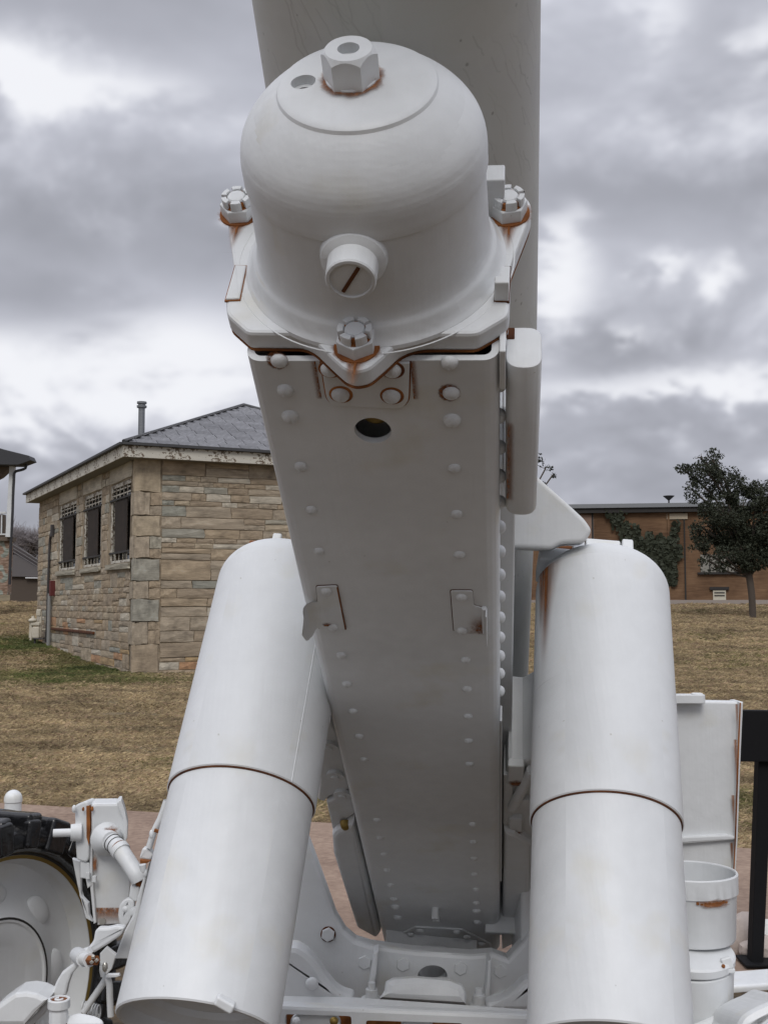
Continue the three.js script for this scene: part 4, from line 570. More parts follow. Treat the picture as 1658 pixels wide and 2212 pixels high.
// ------------------------------------------------------------------ things near the gun
{
  // dark litter of rusty bark and soil under the gun, with a painted kerb stone beside it
  const n = 60, g = new THREE.PlaneGeometry(15, 9.5, n, n).rotateX(-Math.PI / 2), p = g.attributes.position; for (let i = 0; i < p.count; i++) p.setY(i, .006 + .012 * Math.max(-.2, fbm(p.getX(i) * 1.2, p.getZ(i) * 1.2, 3.3, 4)));
  const mt = dataTex(512, 512, (u, v) => { const a = tfbm(u, v, 12, 1.7, 5, .7), b = tfbm(u, v, 40, 5.7, 3, .7); return [94 + a * 110 + b * 90, 80 + a * 85 + b * 80, 60 + a * 50 + b * 60]; }, true, [6, 4]);
  const mb = dataTex(512, 512, (u, v) => { const k = 128 + tfbm(u, v, 30, 2.7, 4, .7) * 150; return [k, k, k]; }, false, [6, 4]);
  g.computeVertexNormals(); const bed = mesh('mulch_bed', g, std({ map: mt, bumpMap: mb, bumpScale: .02, roughness: 1, color: lin(.62, .60, .58) }), scene);
  bed.rotation.y = -Math.atan2(padDir.z, padDir.x); bed.position.set(1.3, 0, -.3); bed.userData = { kind: 'structure', label: 'bed of reddish brown bark litter under the gun', category: 'ground' };
  const asp = dataTex(256, 256, (u, v) => { const k = 92 + tfbm(u, v, 40, 2.1, 3, .7) * 70; return [k, k * .99, k * .97]; }), road = mesh('asphalt_road', boxUV(new THREE.BoxGeometry(60, .1, 24), .5), std({ map: asp, roughness: 1 }), scene); road.position.set(0, -.045, 17); road.userData = { kind: 'structure', label: 'grey asphalt road in front of the gun', category: 'road' };
  const k = P(1650, 2104, 5.1), ks = thing('painted_kerb_stone', 'white painted flat kerb stone lying on the litter beside the black barrier', 'kerb stone', V(k.x + .3, 0, k.z));
  const kg = new RoundedBoxGeometry(1.3, .036, .2, 4, .016), kp = kg.attributes.position; for (let i = 0; i < kp.count; i++) { const q = fbm(kp.getX(i) * 5, kp.getY(i) * 9, kp.getZ(i) * 5, 3) * .03; kp.setXYZ(i, kp.getX(i), kp.getY(i) + q, kp.getZ(i) + q); } kg.computeVertexNormals();
  mesh('stone_body', boxUV(kg).rotateY(.2).translate(0, .017, 0), M.paint, ks);
  // loose stones behind it
  const stoneM = [std({ color: lin(.42, .36, .32), roughness: .95, bumpMap: M.paint.bumpMap, bumpScale: .01 }), std({ color: lin(.62, .60, .57), roughness: .9, bumpMap: M.paint.bumpMap, bumpScale: .01 })];
  const rockDefs = [[1606, 2042, .12, .11, 0, 'rounded pinkish field stone beside the foot of the black barrier'], [1662, 2030, .14, .07, 1, 'pale flat field stone behind the foot of the black barrier'], [1650, 2058, .12, .06, 0, 'low pinkish field stone half buried behind the barrier post'], [1600, 2008, .10, .05, 1, 'small pale stone behind the pinkish field stone'], [1700, 2050, .16, .09, 1, 'pale field stone past the black barrier post']];
  rockDefs.forEach(([x, y, r, h, m, label], i) => { const q = hitPlane(x, y + 8, V(0, 0, 0), V(0, 1, 0)), t = thing('field_stone', label, 'stone', V(q.x, 0, q.z)); t.userData.group = 'field stones by the barrier'; const s = new THREE.IcosahedronGeometry(1, 4), sp = s.attributes.position; for (let j = 0; j < sp.count; j++) { const a = V().fromBufferAttribute(sp, j), f = 1 + .35 * fbm(a.x * 1.3 + i * 5, a.y * 1.3, a.z * 1.3, 4); sp.setXYZ(j, a.x * r * f, a.y * h * f + h * .5, a.z * r * .8 * f); } mesh('stone_body', toCreasedNormals(boxUV(s), .6), stoneM[m], t); });
  // black steel barrier
  const D = 5.3, b = P(1636, 2085, D), bar = thing('steel_barrier', 'black painted barrier with a deep top rail and a leaning post', 'barrier', V(b.x, 0, b.z));
  const w = g => boxUV(g.translate(-b.x, 0, -b.z));
  const post = (x0, x1, x2, x3) => upright([[x0, 1640], [x1, 1640], [x2, 2082], [x3, 2082]], D, .07, .004);
  mesh('post', w(post(1638, 1668, 1648, 1622)), M.blackPaint, bar);
  mesh('top_rail', w(upright([[1560, 1534], [1900, 1538], [1900, 1648], [1560, 1645]], D + .01, .05, .004)), M.blackPaint, bar);
  mesh('post', w(post(1890, 1920, 1940, 1912)), M.blackPaint, bar);
  mesh('foot_plate', boxUV(rbox(.2, .012, .16, .003)).translate(.02, .016, 0), M.blackPaint, bar);
  // white pipe bollard beyond the wheel
  const q = hitPlane(22, 2010, V(0, 0, 0), V(0, 1, 0)), bl = thing('pipe_bollard', 'short white pipe bollard with a domed cap behind the black tyre', 'bollard', q), dd = -q.z;
  const ht = EYE + ray(22, 1706).y / -ray(22, 1706).z * dd, r = 17.5 / FP * dd;
  mesh('pipe', boxUV(clean(lathe([[r, 0], [r, ht - r * 1.5]], 32))), M.paint, bl);
  const pr = [[r * .97, ht - r * 1.5], [r * 1.08, ht - r * 1.42], [r * 1.08, ht - r * 1.05]]; for (let i = 1; i <= 8; i++) { const t = i / 8 * Math.PI / 2; pr.push([r * 1.06 * Math.cos(t), ht - r * 1.05 + r * 1.05 * Math.sin(t)]); } mesh('cap', boxUV(clean(latheSharp(pr, 32, .7))), M.paint, bl);
}

// ------------------------------------------------------------------ the stone house
{
  const th = .4545, base = V((287 - CX) / FP * 24, groundH(24) - .02, -24);
  base.x = P(287, 1452, 24).x; base.z = P(287, 1452, 24).z;
  const H = thing('stone_house', 'small old house of rough tan stone with a slate hip roof and barred windows', 'house', base, th);
  const inv = H.matrixWorld.clone().invert(), hl = v => v.clone().applyMatrix4(inv), nL = V(-1, 0, 0).transformDirection(H.matrixWorld), nR = V(0, 0, 1).transformDirection(H.matrixWorld);
  const onL = (x, y) => hl(hitPlane(x, y, base, nL)), onR = (x, y) => hl(hitPlane(x, y, base, nR));
  const EV = onL(300, 1000).y + .12, LL = 11.7, LR = 7.2, BOT = -.5;
  // tints of the masonry
  const grain = dataTex(256, 256, (u, v) => { const k = 232 + tfbm(u, v, 4, 2.9, 5, .6) * 100 + tfbm(u, v, 2, 6.9, 3) * 40 + tfbm(u, v * 6, 5, 8.9, 3) * 30; return [k, k * .98, k * .94]; });
  const gb = dataTex(256, 256, (u, v) => { const k = 128 + tfbm(u, v * 3, 7, 4.9, 5, .65) * 190; return [k, k, k]; }, false);
  const sm = (r, g, b) => std({ map: grain, bumpMap: gb, bumpScale: .008, color: lin(r * 1.25 + .06, g * 1.25 + .075, b * 1.25 + .085), roughness: 1 });
  const tan = [sm(.31, .235, .155), sm(.29, .22, .148), sm(.335, .27, .19), sm(.27, .205, .14), sm(.315, .255, .19), sm(.285, .23, .17)], grey = [sm(.255, .24, .205), sm(.23, .225, .195), sm(.29, .265, .215)], orange = [sm(.36, .19, .085), sm(.33, .22, .10)], mortar = sm(.235, .18, .12), pale = [sm(.42, .38, .32)];
  const variants = []; for (let k = 0; k < 10; k++) { const R = rng(400 + k), g = new THREE.BoxGeometry(1, 1, 1, 4, 3, 1), p = g.attributes.position; for (let i = 0; i < p.count; i++) { let x = p.getX(i), y = p.getY(i), z = p.getZ(i); if (z > 0) { const edge = Math.abs(x) > .49 || Math.abs(y) > .49; const n = noise3.noise(x * 3 + k * 9, y * 3, 1.5); z = .5 + (edge ? -.16 : n * .16); x *= edge ? .985 : 1; y *= edge ? .97 : 1; } const wob = noise3.noise(x * 2.2 + k * 4.1, y * 2.2, 7.7); p.setXYZ(i, x + wob * .035, y + noise3.noise(x * 2 + 8, y * 2 + k * 3.3, 3.1) * .10, z); }
    g.setIndex([...g.index.array].filter((_, i, a) => { const t = Math.floor(i / 3) * 3; return !(p.getZ(a[t]) < -.4 && p.getZ(a[t + 1]) < -.4 && p.getZ(a[t + 2]) < -.4); })); g.computeVertexNormals(); const gg = toCreasedNormals(g, .7); const uv = gg.attributes.uv, pp = gg.attributes.position; for (let i = 0; i < uv.count; i++) uv.setXY(i, pp.getX(i) * .8 + k * .13, pp.getY(i) * .45 + k * .29); variants.push(gg); }
  // openings of the left wall: three tall barred windows
  const wT = onL(262, 1042).y, wB = onL(258, 1216).y, win = [[239, 283], [182, 219], [130, 165]].map(([a, b]) => { const z0 = onL(b, 1130).z, z1 = onL(a, 1130).z; return [z1, z0, wB, wT]; });
  function wallMesh(len, holes, faceLeft) { // wall plane x: along, y: up; turned to its side
    const g = extr([[0, BOT], [len, BOT], [len, EV], [0, EV]], .42, 0, holes); if (faceLeft) g.applyMatrix4(new THREE.Matrix4().makeBasis(V(0, 0, 1), V(0, 1, 0), V(-1, 0, 0)).setPosition(0, 0, -len)); return boxUV(clean(g), .5);
  }
  const holesL = win.map(([z1, z0, b, t]) => [[LL + z1, b], [LL + z0, b], [LL + z0, t], [LL + z1, t]]);
  const wl_ = mesh('wall', wallMesh(LL, holesL, true), mortar, H), wr_ = mesh('wall', wallMesh(LR, [], false), mortar, H);
  mesh('wall', boxUV(clean(new THREE.BoxGeometry(.42, EV - BOT, LL).translate(LR - .21, (EV + BOT) / 2, -LL / 2)), .5), mortar, H); mesh('wall', boxUV(clean(new THREE.BoxGeometry(LR - .9, EV - BOT, .42).translate(LR / 2, (EV + BOT) / 2, -LL + .21)), .5), mortar, H);
  // stones, course by course, as individual blocks
  const R = rng(2024); const blocked = (a, b, y0, y1, list) => list.some(w => b > w[0] - .02 && a < w[1] + .02 && y1 > w[2] - .02 && y0 < w[3] + .02);
  const put = (par, faceLeft, a, b, y0, y1, mat, proud = .03) => { const m = new THREE.Mesh(variants[Math.floor(R() * variants.length)], mat); m.name = 'stone'; m.castShadow = m.receiveShadow = true; const w = b - a - .010, h = y1 - y0 - .010; if (w < .05) return; m.scale.set(w, h, .06); const d = proud - .03 + (R() - .5) * .022; if (faceLeft) { m.rotation.y = -Math.PI / 2; m.position.set(-d, (y0 + y1) / 2, (a + b) / 2); } else m.position.set((a + b) / 2, (y0 + y1) / 2, d); m.rotation.z += (R() - .5) * .015; par.add(m); };
  const pick = (y, edge) => { const q = R(); if (y < .9 && q < .13) return orange[Math.floor(R() * 2)]; if (edge ? q < .55 : q > .87) return grey[Math.floor(R() * 3)]; if (q > .8) return pale[0]; return tan[Math.floor(R() * tan.length)]; };
  function courses(par, faceLeft, from, to, list, mn, mx) {
    let y = BOT + .2; while (y < EV - .08) {
      let h = mn + R() * R() * (mx - mn); if (EV - y - h < .12) h = EV - y; let x = from + (R() * .2);
      x = from; while (x < to - .04) { let w = h * (.8 + R() * 2.0) + .12 + R() * R() * .7; if (to - x - w < .2) w = to - x; if (!blocked(x, x + w, y, y + h, list)) { if (h > .24 && R() < .5) { const s = h * (.35 + R() * .3); put(par, faceLeft, x, x + w, y, y + s, pick(y)); put(par, faceLeft, x, x + w, y + s, y + h, pick(y)); } else put(par, faceLeft, x, x + w, y, y + h, pick(y)); } else { // fill around an opening
          for (const q of list) if (y + h > q[2] && y < q[3]) { if (x < q[0] - .1 && x + w > q[0] - .02) put(par, faceLeft, x, q[0] - .02, y, y + h, pick(y)); if (x + w > q[1] + .1 && x < q[1] + .02) put(par, faceLeft, q[1] + .02, x + w, y, y + h, pick(y)); } }
        x += w; } y += h; }
  }
  // left wall list uses z as the running coordinate
  const lintels = win.map(([z1, z0, b, t]) => [z1 - .12, z0 + .12, b - .16, t + .44]);
  courses(wl_, true, -LL, -.34, lintels.map(q => [q[0], q[1], q[2], q[3]]), .12, .55);
  courses(wr_, false, .55, LR, [], .10, .52);
  // big dressed quoins at the near corner, long and short in turn, and lintels and sills of the windows
  { let y = BOT + .1, k = 0; while (y < EV - .05) { let h = .32 + R() * .3; if (EV - y - h < .2) h = EV - y; const a = k % 2 ? .52 : .30, b = k % 2 ? .34 : .52, mat = R() < .4 ? grey[Math.floor(R() * 3)] : tan[Math.floor(R() * 6)]; put(wr_, false, -.04, a, y, y + h, mat, .04); if (a < .5) { const s = h * (.35 + R() * .3); put(wr_, false, a, .56, y, y + s, pick(y)); put(wr_, false, a, .56, y + s, y + h, pick(y)); } put(wl_, true, -b + .18, .03, y, y + h, mat, .035); k++; y += h; } }
  const peel = std({ map: dataTex(256, 256, (u, v) => { const n = tfbm(u, v, 7, 5.5, 5, .65), m = tfbm(u * 1, v, 22, 8.5, 3); const c = n + m * .5 > .07 ? 0 : 1; return c ? [214 + n * 30, 210 + n * 30, 200 + n * 30] : [112 + m * 60, 98 + m * 60, 84 + m * 60]; }), roughness: .85, color: lin(.85, .85, .83) });
  const boards = std({ map: grain, color: lin(.034, .024, .019), roughness: .9 }), iron = std({ color: lin(.03, .027, .025), roughness: .7 });
  win.forEach(([z1, z0, b, t], i) => {
    const w = new THREE.Group(); w.name = 'window'; H.add(w); const A = (n, g, m) => mesh(n, boxUV(clean(g)), m, w), zc = (z0 + z1) / 2, ww = z0 - z1, hh = t - b;
    put(wl_, true, z1 - .10, z0 + .10, t + .02, t + .42, pale[0], .04); put(wl_, true, z1 - .14, z0 + .14, b - .15, b - .02, grey[2], .09);
    // stiles, head and foot of the painted frame
    A('frame', merge([rbox(.10, hh, .075, .008).translate(.06, b + hh / 2, z1 + .0375), rbox(.10, hh, .075, .008).translate(.06, b + hh / 2, z0 - .0375), rbox(.098, .085, ww - .15, .008).translate(.06, t - .0425, zc), rbox(.098, .06, ww - .15, .008).translate(.06, b + .03, zc)]), peel);
    A('pane', new THREE.BoxGeometry(.006, hh - .1, ww - .15).translate(.2, b + hh / 2, zc), std({ color: lin(.03, .033, .036), roughness: .12 }));
    A('shutter', merge([0, 1, 2].map(k => rbox(.025, hh * .66, (ww - .18) / 3 - .008, .004).translate(.105, b + hh * .47, z1 + .09 + (k + .5) * (ww - .18) / 3))), boards);
    for (let k = 0; k < 6; k++) A('bar', new THREE.CylinderGeometry(.014, .014, hh - .1, 8).translate(.03, b + hh / 2, z1 + .1 + k * (ww - .2) / 5), k % 5 === 0 || true ? peel : iron);
    for (const f of [.80, .13]) A('cross_bar', rbox(.03, .045, ww + .1, .004).translate(-.005, b + hh * f, zc), iron);
    A('top_grating', merge([.86, .92].map(f => rbox(.02, .03, ww - .15, .004).translate(.035, b + hh * f, zc))), peel);
    A('hung_board', rbox(.018, hh * .64, ww * .60, .004).translate(.016, b + hh * .465, zc), boards);
  });
  // eaves, peeling fascia and soffit
  const ov = .36, fas = .24, E0 = EV - .02, eL = -ov, eR = LR + ov, eF = ov, eB = -LL - ov;
  mesh('fascia', boxUV(clean(new THREE.BoxGeometry(.03, fas, eF - eB - .062).translate(eL + .015, E0 + fas / 2, (eF + eB) / 2))), peel, H); mesh('fascia', boxUV(clean(new THREE.BoxGeometry(eR - eL, fas, .03).translate((eL + eR) / 2, E0 + fas / 2, eF - .015))), peel, H);
  mesh('soffit', boxUV(clean(new THREE.BoxGeometry(eR - eL - .06, .02, eF - eB - .06).translate((eL + eR) / 2, E0 + .012, (eF + eB) / 2))), std({ color: lin(.24, .22, .19), roughness: .9 }), H);
  const gut = std({ color: lin(.05, .05, .052), roughness: .6 });
  mesh('gutter', boxUV(clean(new THREE.BoxGeometry(.10, .05, eF - eB + .09).translate(eL - .04, E0 + fas + .03, (eF + eB) / 2))), gut, H); mesh('gutter', boxUV(clean(new THREE.BoxGeometry(eR - eL + .1, .05, .10).translate((eL + eR) / 2 + .012, E0 + fas + .03, eF + .04))), gut, H);
  // hip roof: apex from the photograph
  const Y0 = E0 + fas + .045, hw = (eR - eL) / 2, ax = (eL + eR) / 2; const az = eF - hw; const apexW = V(ax, 0, az).applyMatrix4(H.matrixWorld), dA = -apexW.z; const apexY = (EYE + (ray(497, 878).y / -ray(497, 878).z) * dA) - base.y, rz = eB + hw;
  const roofG = new THREE.BufferGeometry(); { const a = [eL, Y0, eF], b = [eR, Y0, eF], c = [eR, Y0, eB], d = [eL, Y0, eB], p = [ax, apexY, az], q = [ax, apexY, rz]; roofG.setAttribute('position', new THREE.Float32BufferAttribute([...a, ...b, ...p, ...b, ...c, ...q, ...b, ...q, ...p, ...c, ...d, ...q, ...d, ...a, ...p, ...d, ...p, ...q], 3)); roofG.computeVertexNormals(); }
  const slateTex = dataTex(256, 256, (u, v) => { const k = 190 + tfbm(u, v, 6, 3.9, 5, .6) * 120; return [k, k, k * 1.02]; });
  const sl = [.27, .23, .31, .07].map(k => std({ map: slateTex, color: lin(k, k, k * 1.01), roughness: .62, bumpMap: gb, bumpScale: .006 }));
  const roof = mesh('roof', boxUV(roofG, .5), sl[3], H), run = Math.hypot(hw, apexY - Y0), nrm = V(0, hw, apexY - Y0).normalize(), dn = V(0, apexY - Y0, -hw).normalize();
  const slateG = boxUV(rbox(1, 1, 1, .02, 1)); const nC = 17, ex = run / nC, tilt = Math.atan2(apexY - Y0, hw);
  for (let k = 0; k < nC; k++) { const f = k / nC, half = hw * (1 - f - .5 / nC), edges = [-half]; for (let x = -half + .16 + ((k * .37) % 1) * .42; x < half - .12; x += .36 + R() * .12) edges.push(x); edges.push(half);
    for (let i = 0; i + 1 < edges.length; i++) { const w = edges[i + 1] - edges[i], m = new THREE.Mesh(slateG, sl[Math.floor(R() * 3)]); m.name = 'slate'; m.castShadow = m.receiveShadow = true; m.position.copy(V(ax + (edges[i] + edges[i + 1]) / 2, Y0, eF).addScaledVector(dn, (k + .5) * ex).addScaledVector(nrm, .022 + R() * .008)); m.scale.set(w - .014, .02, ex * .93); m.rotation.x = tilt + .035; m.rotation.z = (R() - .5) * .012; roof.add(m); } }
  { const stripG = []; for (let k = 0; k < nC; k++) { const f = k / nC, z0 = eF - hw * f, z1 = eB + hw * f, n = Math.round((z0 - z1) / .8); for (let i = 0; i < n; i++) { const g = rbox(ex * .93, .016, (z0 - z1) / n - .008, .004, 1).rotateZ(tilt + .035).translate(eL + hw * (k + .5) / nC - .01, Y0 + (apexY - Y0) * (k + .5) / nC + .024, z1 + (i + .5) * (z0 - z1) / n); stripG.push(clean(g)); } } const s = mesh('slate_courses', boxUV(merge(stripG)), sl[0], roof); s.userData.kind = 'stuff'; }
  const hipR = (a, b) => rod(a, b, .045, .045, 8); mesh('hip_tile', boxUV(clean(merge([hipR(V(eL, Y0 + .03, eF), V(ax, apexY + .04, az)), hipR(V(eR, Y0 + .03, eF), V(ax, apexY + .04, az)), hipR(V(ax, apexY + .04, az), V(ax, apexY + .04, rz))]))), gut, roof);
  // vent pipe
  { const bp = V(eL + hw * .42, 0, 0); const zz = (() => { let best = 0, bd = 1e9; for (let z = 0; z > -LL; z -= .1) { const w = V(bp.x, Y0 + (apexY - Y0) * .42, z).applyMatrix4(H.matrixWorld), v = w.clone().sub(V(0, EYE, 0)), px = CX + FP * v.x / v.dot(Fw); if (Math.abs(px - 305) < bd) { bd = Math.abs(px - 305); best = z; } } return best; })(); const y0 = Y0 + (apexY - Y0) * .42, d = -V(bp.x, y0, zz).applyMatrix4(H.matrixWorld).z, top = EYE + ray(305, 868).y / -ray(305, 868).z * d - base.y, r = 7 / FP * d;
    const zinc = std({ color: lin(.20, .21, .22), roughness: .5, metalness: .5, bumpMap: gb, bumpScale: .004 }); mesh('vent_pipe', boxUV(clean(latheSharp([[r * 1.6, y0 - .15], [r * 1.6, y0 + .16], [r * 1.9, y0 + .18], [r * 1.9, y0 + .22], [r, y0 + .24], [r, top - .17], [r * 1.5, top - .15], [r * 1.55, top - .1], [r * 1.1, top - .09], [r * 1.1, top - .06], [r * 1.5, top - .05], [r * 1.5, top], [0, top + .01]], 24, .5))).translate(bp.x, 0, zz), zinc, H); }
  // service pipes on the left wall and the long dark crack ledge
  const pipeM = std({ color: lin(.055, .05, .05), roughness: .6 }), grayP = std({ color: lin(.24, .24, .23), roughness: .6 });
  const at = (x, y, out = .07) => { const q = onL(x, y); return V(-out, q.y, q.z); };
  const conduitTop = cP(545, 870), conduit = [[545, 868], [538, 900], [520, 1000], [512, 1200], [500, 1500], [492, 1800], [478, 2000]].map(p => at(...cP(...p)));
  mesh('conduit', boxUV(clean(tube(conduit, .035, 60, 8))), pipeM, H); mesh('conduit_head', boxUV(rbox(.09, .34, .14, .02)).translate(-.08, at(...cP(545, 900)).y, at(...cP(547, 900)).z), pipeM, H);
  const rp0 = at(...cP(530, 1520)), rp1 = at(...cP(515, 2120), .12); mesh('riser_pipe', boxUV(clean(rod(V(-.1, -.3, rp1.z), V(-.1, rp0.y, rp0.z), .055, .055, 14))), grayP, H);
  const mb = at(...cP(548, 1468)); mesh('fuse_box', boxUV(rbox(.14, .42, .2, .01)).translate(-.08, mb.y, mb.z), std({ color: lin(.11, .02, .018), roughness: .8 }), H);
  const lg0 = at(...cP(530, 1866)), lg1 = at(208, 1355); mesh('crack_ledge', boxUV(rbox(.10, .07, lg1.z - lg0.z, .02)).translate(-.03, lg0.y, (lg0.z + lg1.z) / 2), M.rustDark, H);
  // gas meter on its stand
  const gp0 = at(...cP(340, 2030), .9).applyMatrix4(H.matrixWorld), gd = 33, mp = P(...cP(350, 1850), gd), gy = groundY(mp.x, mp.z), mtr = thing('gas_meter', 'cream painted gas meter on a thin stand by the far corner of the stone house', 'gas meter', V(mp.x, gy, mp.z)); const S = gd / FP, cream = std({ map: M.paint.map, color: lin(.72, .66, .55), roughness: .6 });
  const loc = (x, y) => { const q = P(...cP(x, y), gd); return V(q.x - mp.x, q.y - gy, 0); };
  const A = (n, g, m = cream) => mesh(n, boxUV(clean(g)), m, mtr), m0 = loc(360, 1850);
  A('meter_body', merge([rbox(.22, .34, .2, .05, 4).translate(loc(365, 1905).x, loc(365, 1905).y, 0), rbox(.26, .10, .22, .03, 3).translate(m0.x, loc(350, 1820).y, 0)])); A('index_box', rbox(.14, .2, .14, .04, 3).translate(loc(385, 1710).x, loc(385, 1710).y, 0)); A('regulator', merge([new THREE.SphereGeometry(.11, 18, 12).scale(1.1, .6, 1).translate(loc(330, 1785).x, loc(330, 1785).y, .05), rod(loc(330, 1770), loc(325, 1740), .05, .04)]));
  A('supply_pipe', merge([rod(loc(405, 1700), loc(400, 1950), .035), rod(loc(320, 1830), loc(310, 1980), .035), rod(loc(395, 1878), loc(505, 1872).add(V(0, 0, -.2)), .025), rod(loc(300, 1955), loc(305, 1810), .03)])); A('stand_leg', rod(V(loc(350, 1980).x, 0, 0), loc(350, 1970), .03), pipeM); A('tray', rbox(.30, .04, .2, .01).translate(loc(390, 1965).x, loc(390, 1965).y, 0), pipeM);
}

// ------------------------------------------------------------------ porch house, shed and bare tree far left
{
  const D = 46, b = P(0, 1285, D); b.y = groundY(b.x, b.z); const H = thing('porch_house', 'corner of a house with a white porch column and dark eaves behind the stone house', 'house', b); const loc = (x, y, d = D) => P(x, y, d).sub(b), S = 1 / FP;
  const wh = std({ map: M.paint.map, color: lin(.8, .82, .84), roughness: .6 }), dk = std({ color: lin(.035, .036, .04), roughness: .7 }), br = std({ map: dataTex(128, 256, (u, v) => { const k = tfbm(u, v * 3, 5, 3.1, 4) * 90, q = tfbm(u, v, 2, 9.1, 3); return q > .06 ? [138 + k, 142 + k, 132 + k] : [140 + k, 118 + k, 102 + k]; }), roughness: .95 }), wd = std({ color: lin(.13, .10, .075), roughness: .9 });
  const A = (n, g, m) => mesh(n, boxUV(clean(g)), m, H), q = (x, y) => loc(x, y), Q = (pts, d, th, n, m) => { const g = upright(pts, d, th, .01); A(n, g.translate(-b.x, -b.y, -b.z), m); };
  Q([[-220, 960], [2, 969], [62, 984], [67, 994], [40, 1004], [-220, 1000]], D - .4, .8, 'eaves', dk);
  Q([[-220, 930], [0, 968], [56, 985], [-220, 985]], D - .2, .8, 'roof', dk);
  Q([[-220, 1000], [30, 1003], [0, 1030], [-60, 1060], [-220, 1080]], D + .3, .5, 'porch_ceiling', wd);
  Q(cpts([[97, 230], [140, 230], [100, 962], [55, 960]]), D, .3, 'porch_column', wh); function cpts(a) { return a.map(p => cP(...p)); }
  A('downpipe', tube([[262, 240], [255, 280], [215, 298], [150, 320], [138, 420], [125, 760], [112, 990], [98, 1430]].map(p => q(...cP(...p))), .055, 60, 8), dk);
  Q(cpts([[-600, 960], [118, 962], [118, 1000], [-600, 1000]]), D + .1, .6, 'porch_floor', wd);
  Q(cpts([[-600, 1000], [95, 1000], [75, 1530], [-600, 1530]]), D + .2, .5, 'porch_base', br);
  Q(cpts([[-600, 700], [60, 712], [60, 732], [-600, 730]]), D + .15, .08, 'handrail', wh); for (const x of [-20, 12]) Q(cpts([[x, 730], [x + 12, 730], [x + 8, 930], [x - 4, 930]]), D + .18, .06, 'baluster', wh); Q(cpts([[-600, 922], [60, 928], [58, 942], [-600, 938]]), D + .15, .08, 'bottom_rail', wh);
  Q(cpts([[-600, 720], [40, 740], [40, 960], [-600, 960]]), D + 2.6, .3, 'house_wall', wd);
  const D2 = 60, s = P(60, 1283, D2); s.y = groundY(s.x, s.z) - .2; const Sd = thing('brown_shed', 'low brown shed with a steep dark lean-to roof beyond the porch house', 'shed', s), B = (pts, d, th, n, m) => mesh(n, boxUV(clean(upright(pts.map(p => cP(...p)), d, th, .01).translate(-s.x, -s.y, -s.z))), m, Sd);
  B([[105, 1330], [800, 1345], [800, 1620], [100, 1620]], D2, 3, 'wall', std({ color: lin(.085, .066, .052), roughness: .95 })); B([[110, 1130], [180, 1150], [420, 1300], [800, 1360], [100, 1352]], D2 - .1, .2, 'roof', std({ color: lin(.12, .11, .11), roughness: .85 })); B([[110, 1020], [150, 1030], [420, 1220], [420, 1300], [150, 1150]], D2 + .2, .2, 'upper_roof', std({ color: lin(.07, .06, .06), roughness: .85 })); B([[252, 1360], [800, 1364], [800, 1374], [252, 1370]], D2 - .2, .1, 'white_trim', std({ color: lin(.75, .75, .75), roughness: .7 }));
  for (const y of [1060, 1095, 1130]) B([[130, y - 30], [420, y + 150], [420, y + 158], [130, y - 22]], D2 - .14, .05, 'roof_batten', std({ color: lin(.17, .16, .16), roughness: .8 }));
}
function branching(parentGeo, R, p, dir, len, rad, depth, tips) { // limbs as tapered rods
  const e = p.clone().addScaledVector(dir, len); parentGeo.push(clean(rod(p, e, rad, rad * .66, depth > 2 ? 8 : 5))); if (depth <= 0) { tips.push(e); return; }
  const n = 2 + Math.floor(R() * 2.2); for (let i = 0; i < n; i++) { const d = dir.clone().add(V((R() - .5) * 1.5, (R() - .35) * .9, (R() - .5) * 1.5)).normalize(); branching(parentGeo, R, p.clone().lerp(e, .65 + R() * .35), d, len * (.6 + R() * .25), rad * .62, depth - 1, tips); } tips.push(e);
}
{ // bare tree, far left
  const D = 72, b = P(36, 1250, D); b.y = groundY(b.x, b.z); const t = thing('bare_tree', 'leafless grey tree with pale fine twigs behind the brown shed', 'tree', b), R = rng(31), g = [], tips = [];
  for (let i = 0; i < 3; i++) branching(g, R, V((i - 1) * .5, 0, 0), V((i - 1) * .25, 1, (R() - .5) * .3).normalize(), 1.45, .14, 5, tips); mesh('trunk', boxUV(merge(g)), std({ color: lin(.11, .085, .075), roughness: 1 }), t);
  const tw = []; for (const q of tips) for (let k = 0; k < 5; k++) { const d = V((R() - .5), (R() - .1), (R() - .5)).normalize(); tw.push(clean(rod(q, q.clone().addScaledVector(d, .5 + R() * .5), .016, .008, 3))); } mesh('crown', merge(tw), std({ color: lin(.30, .27, .27), roughness: 1 }), t).userData.kind = 'stuff';
}

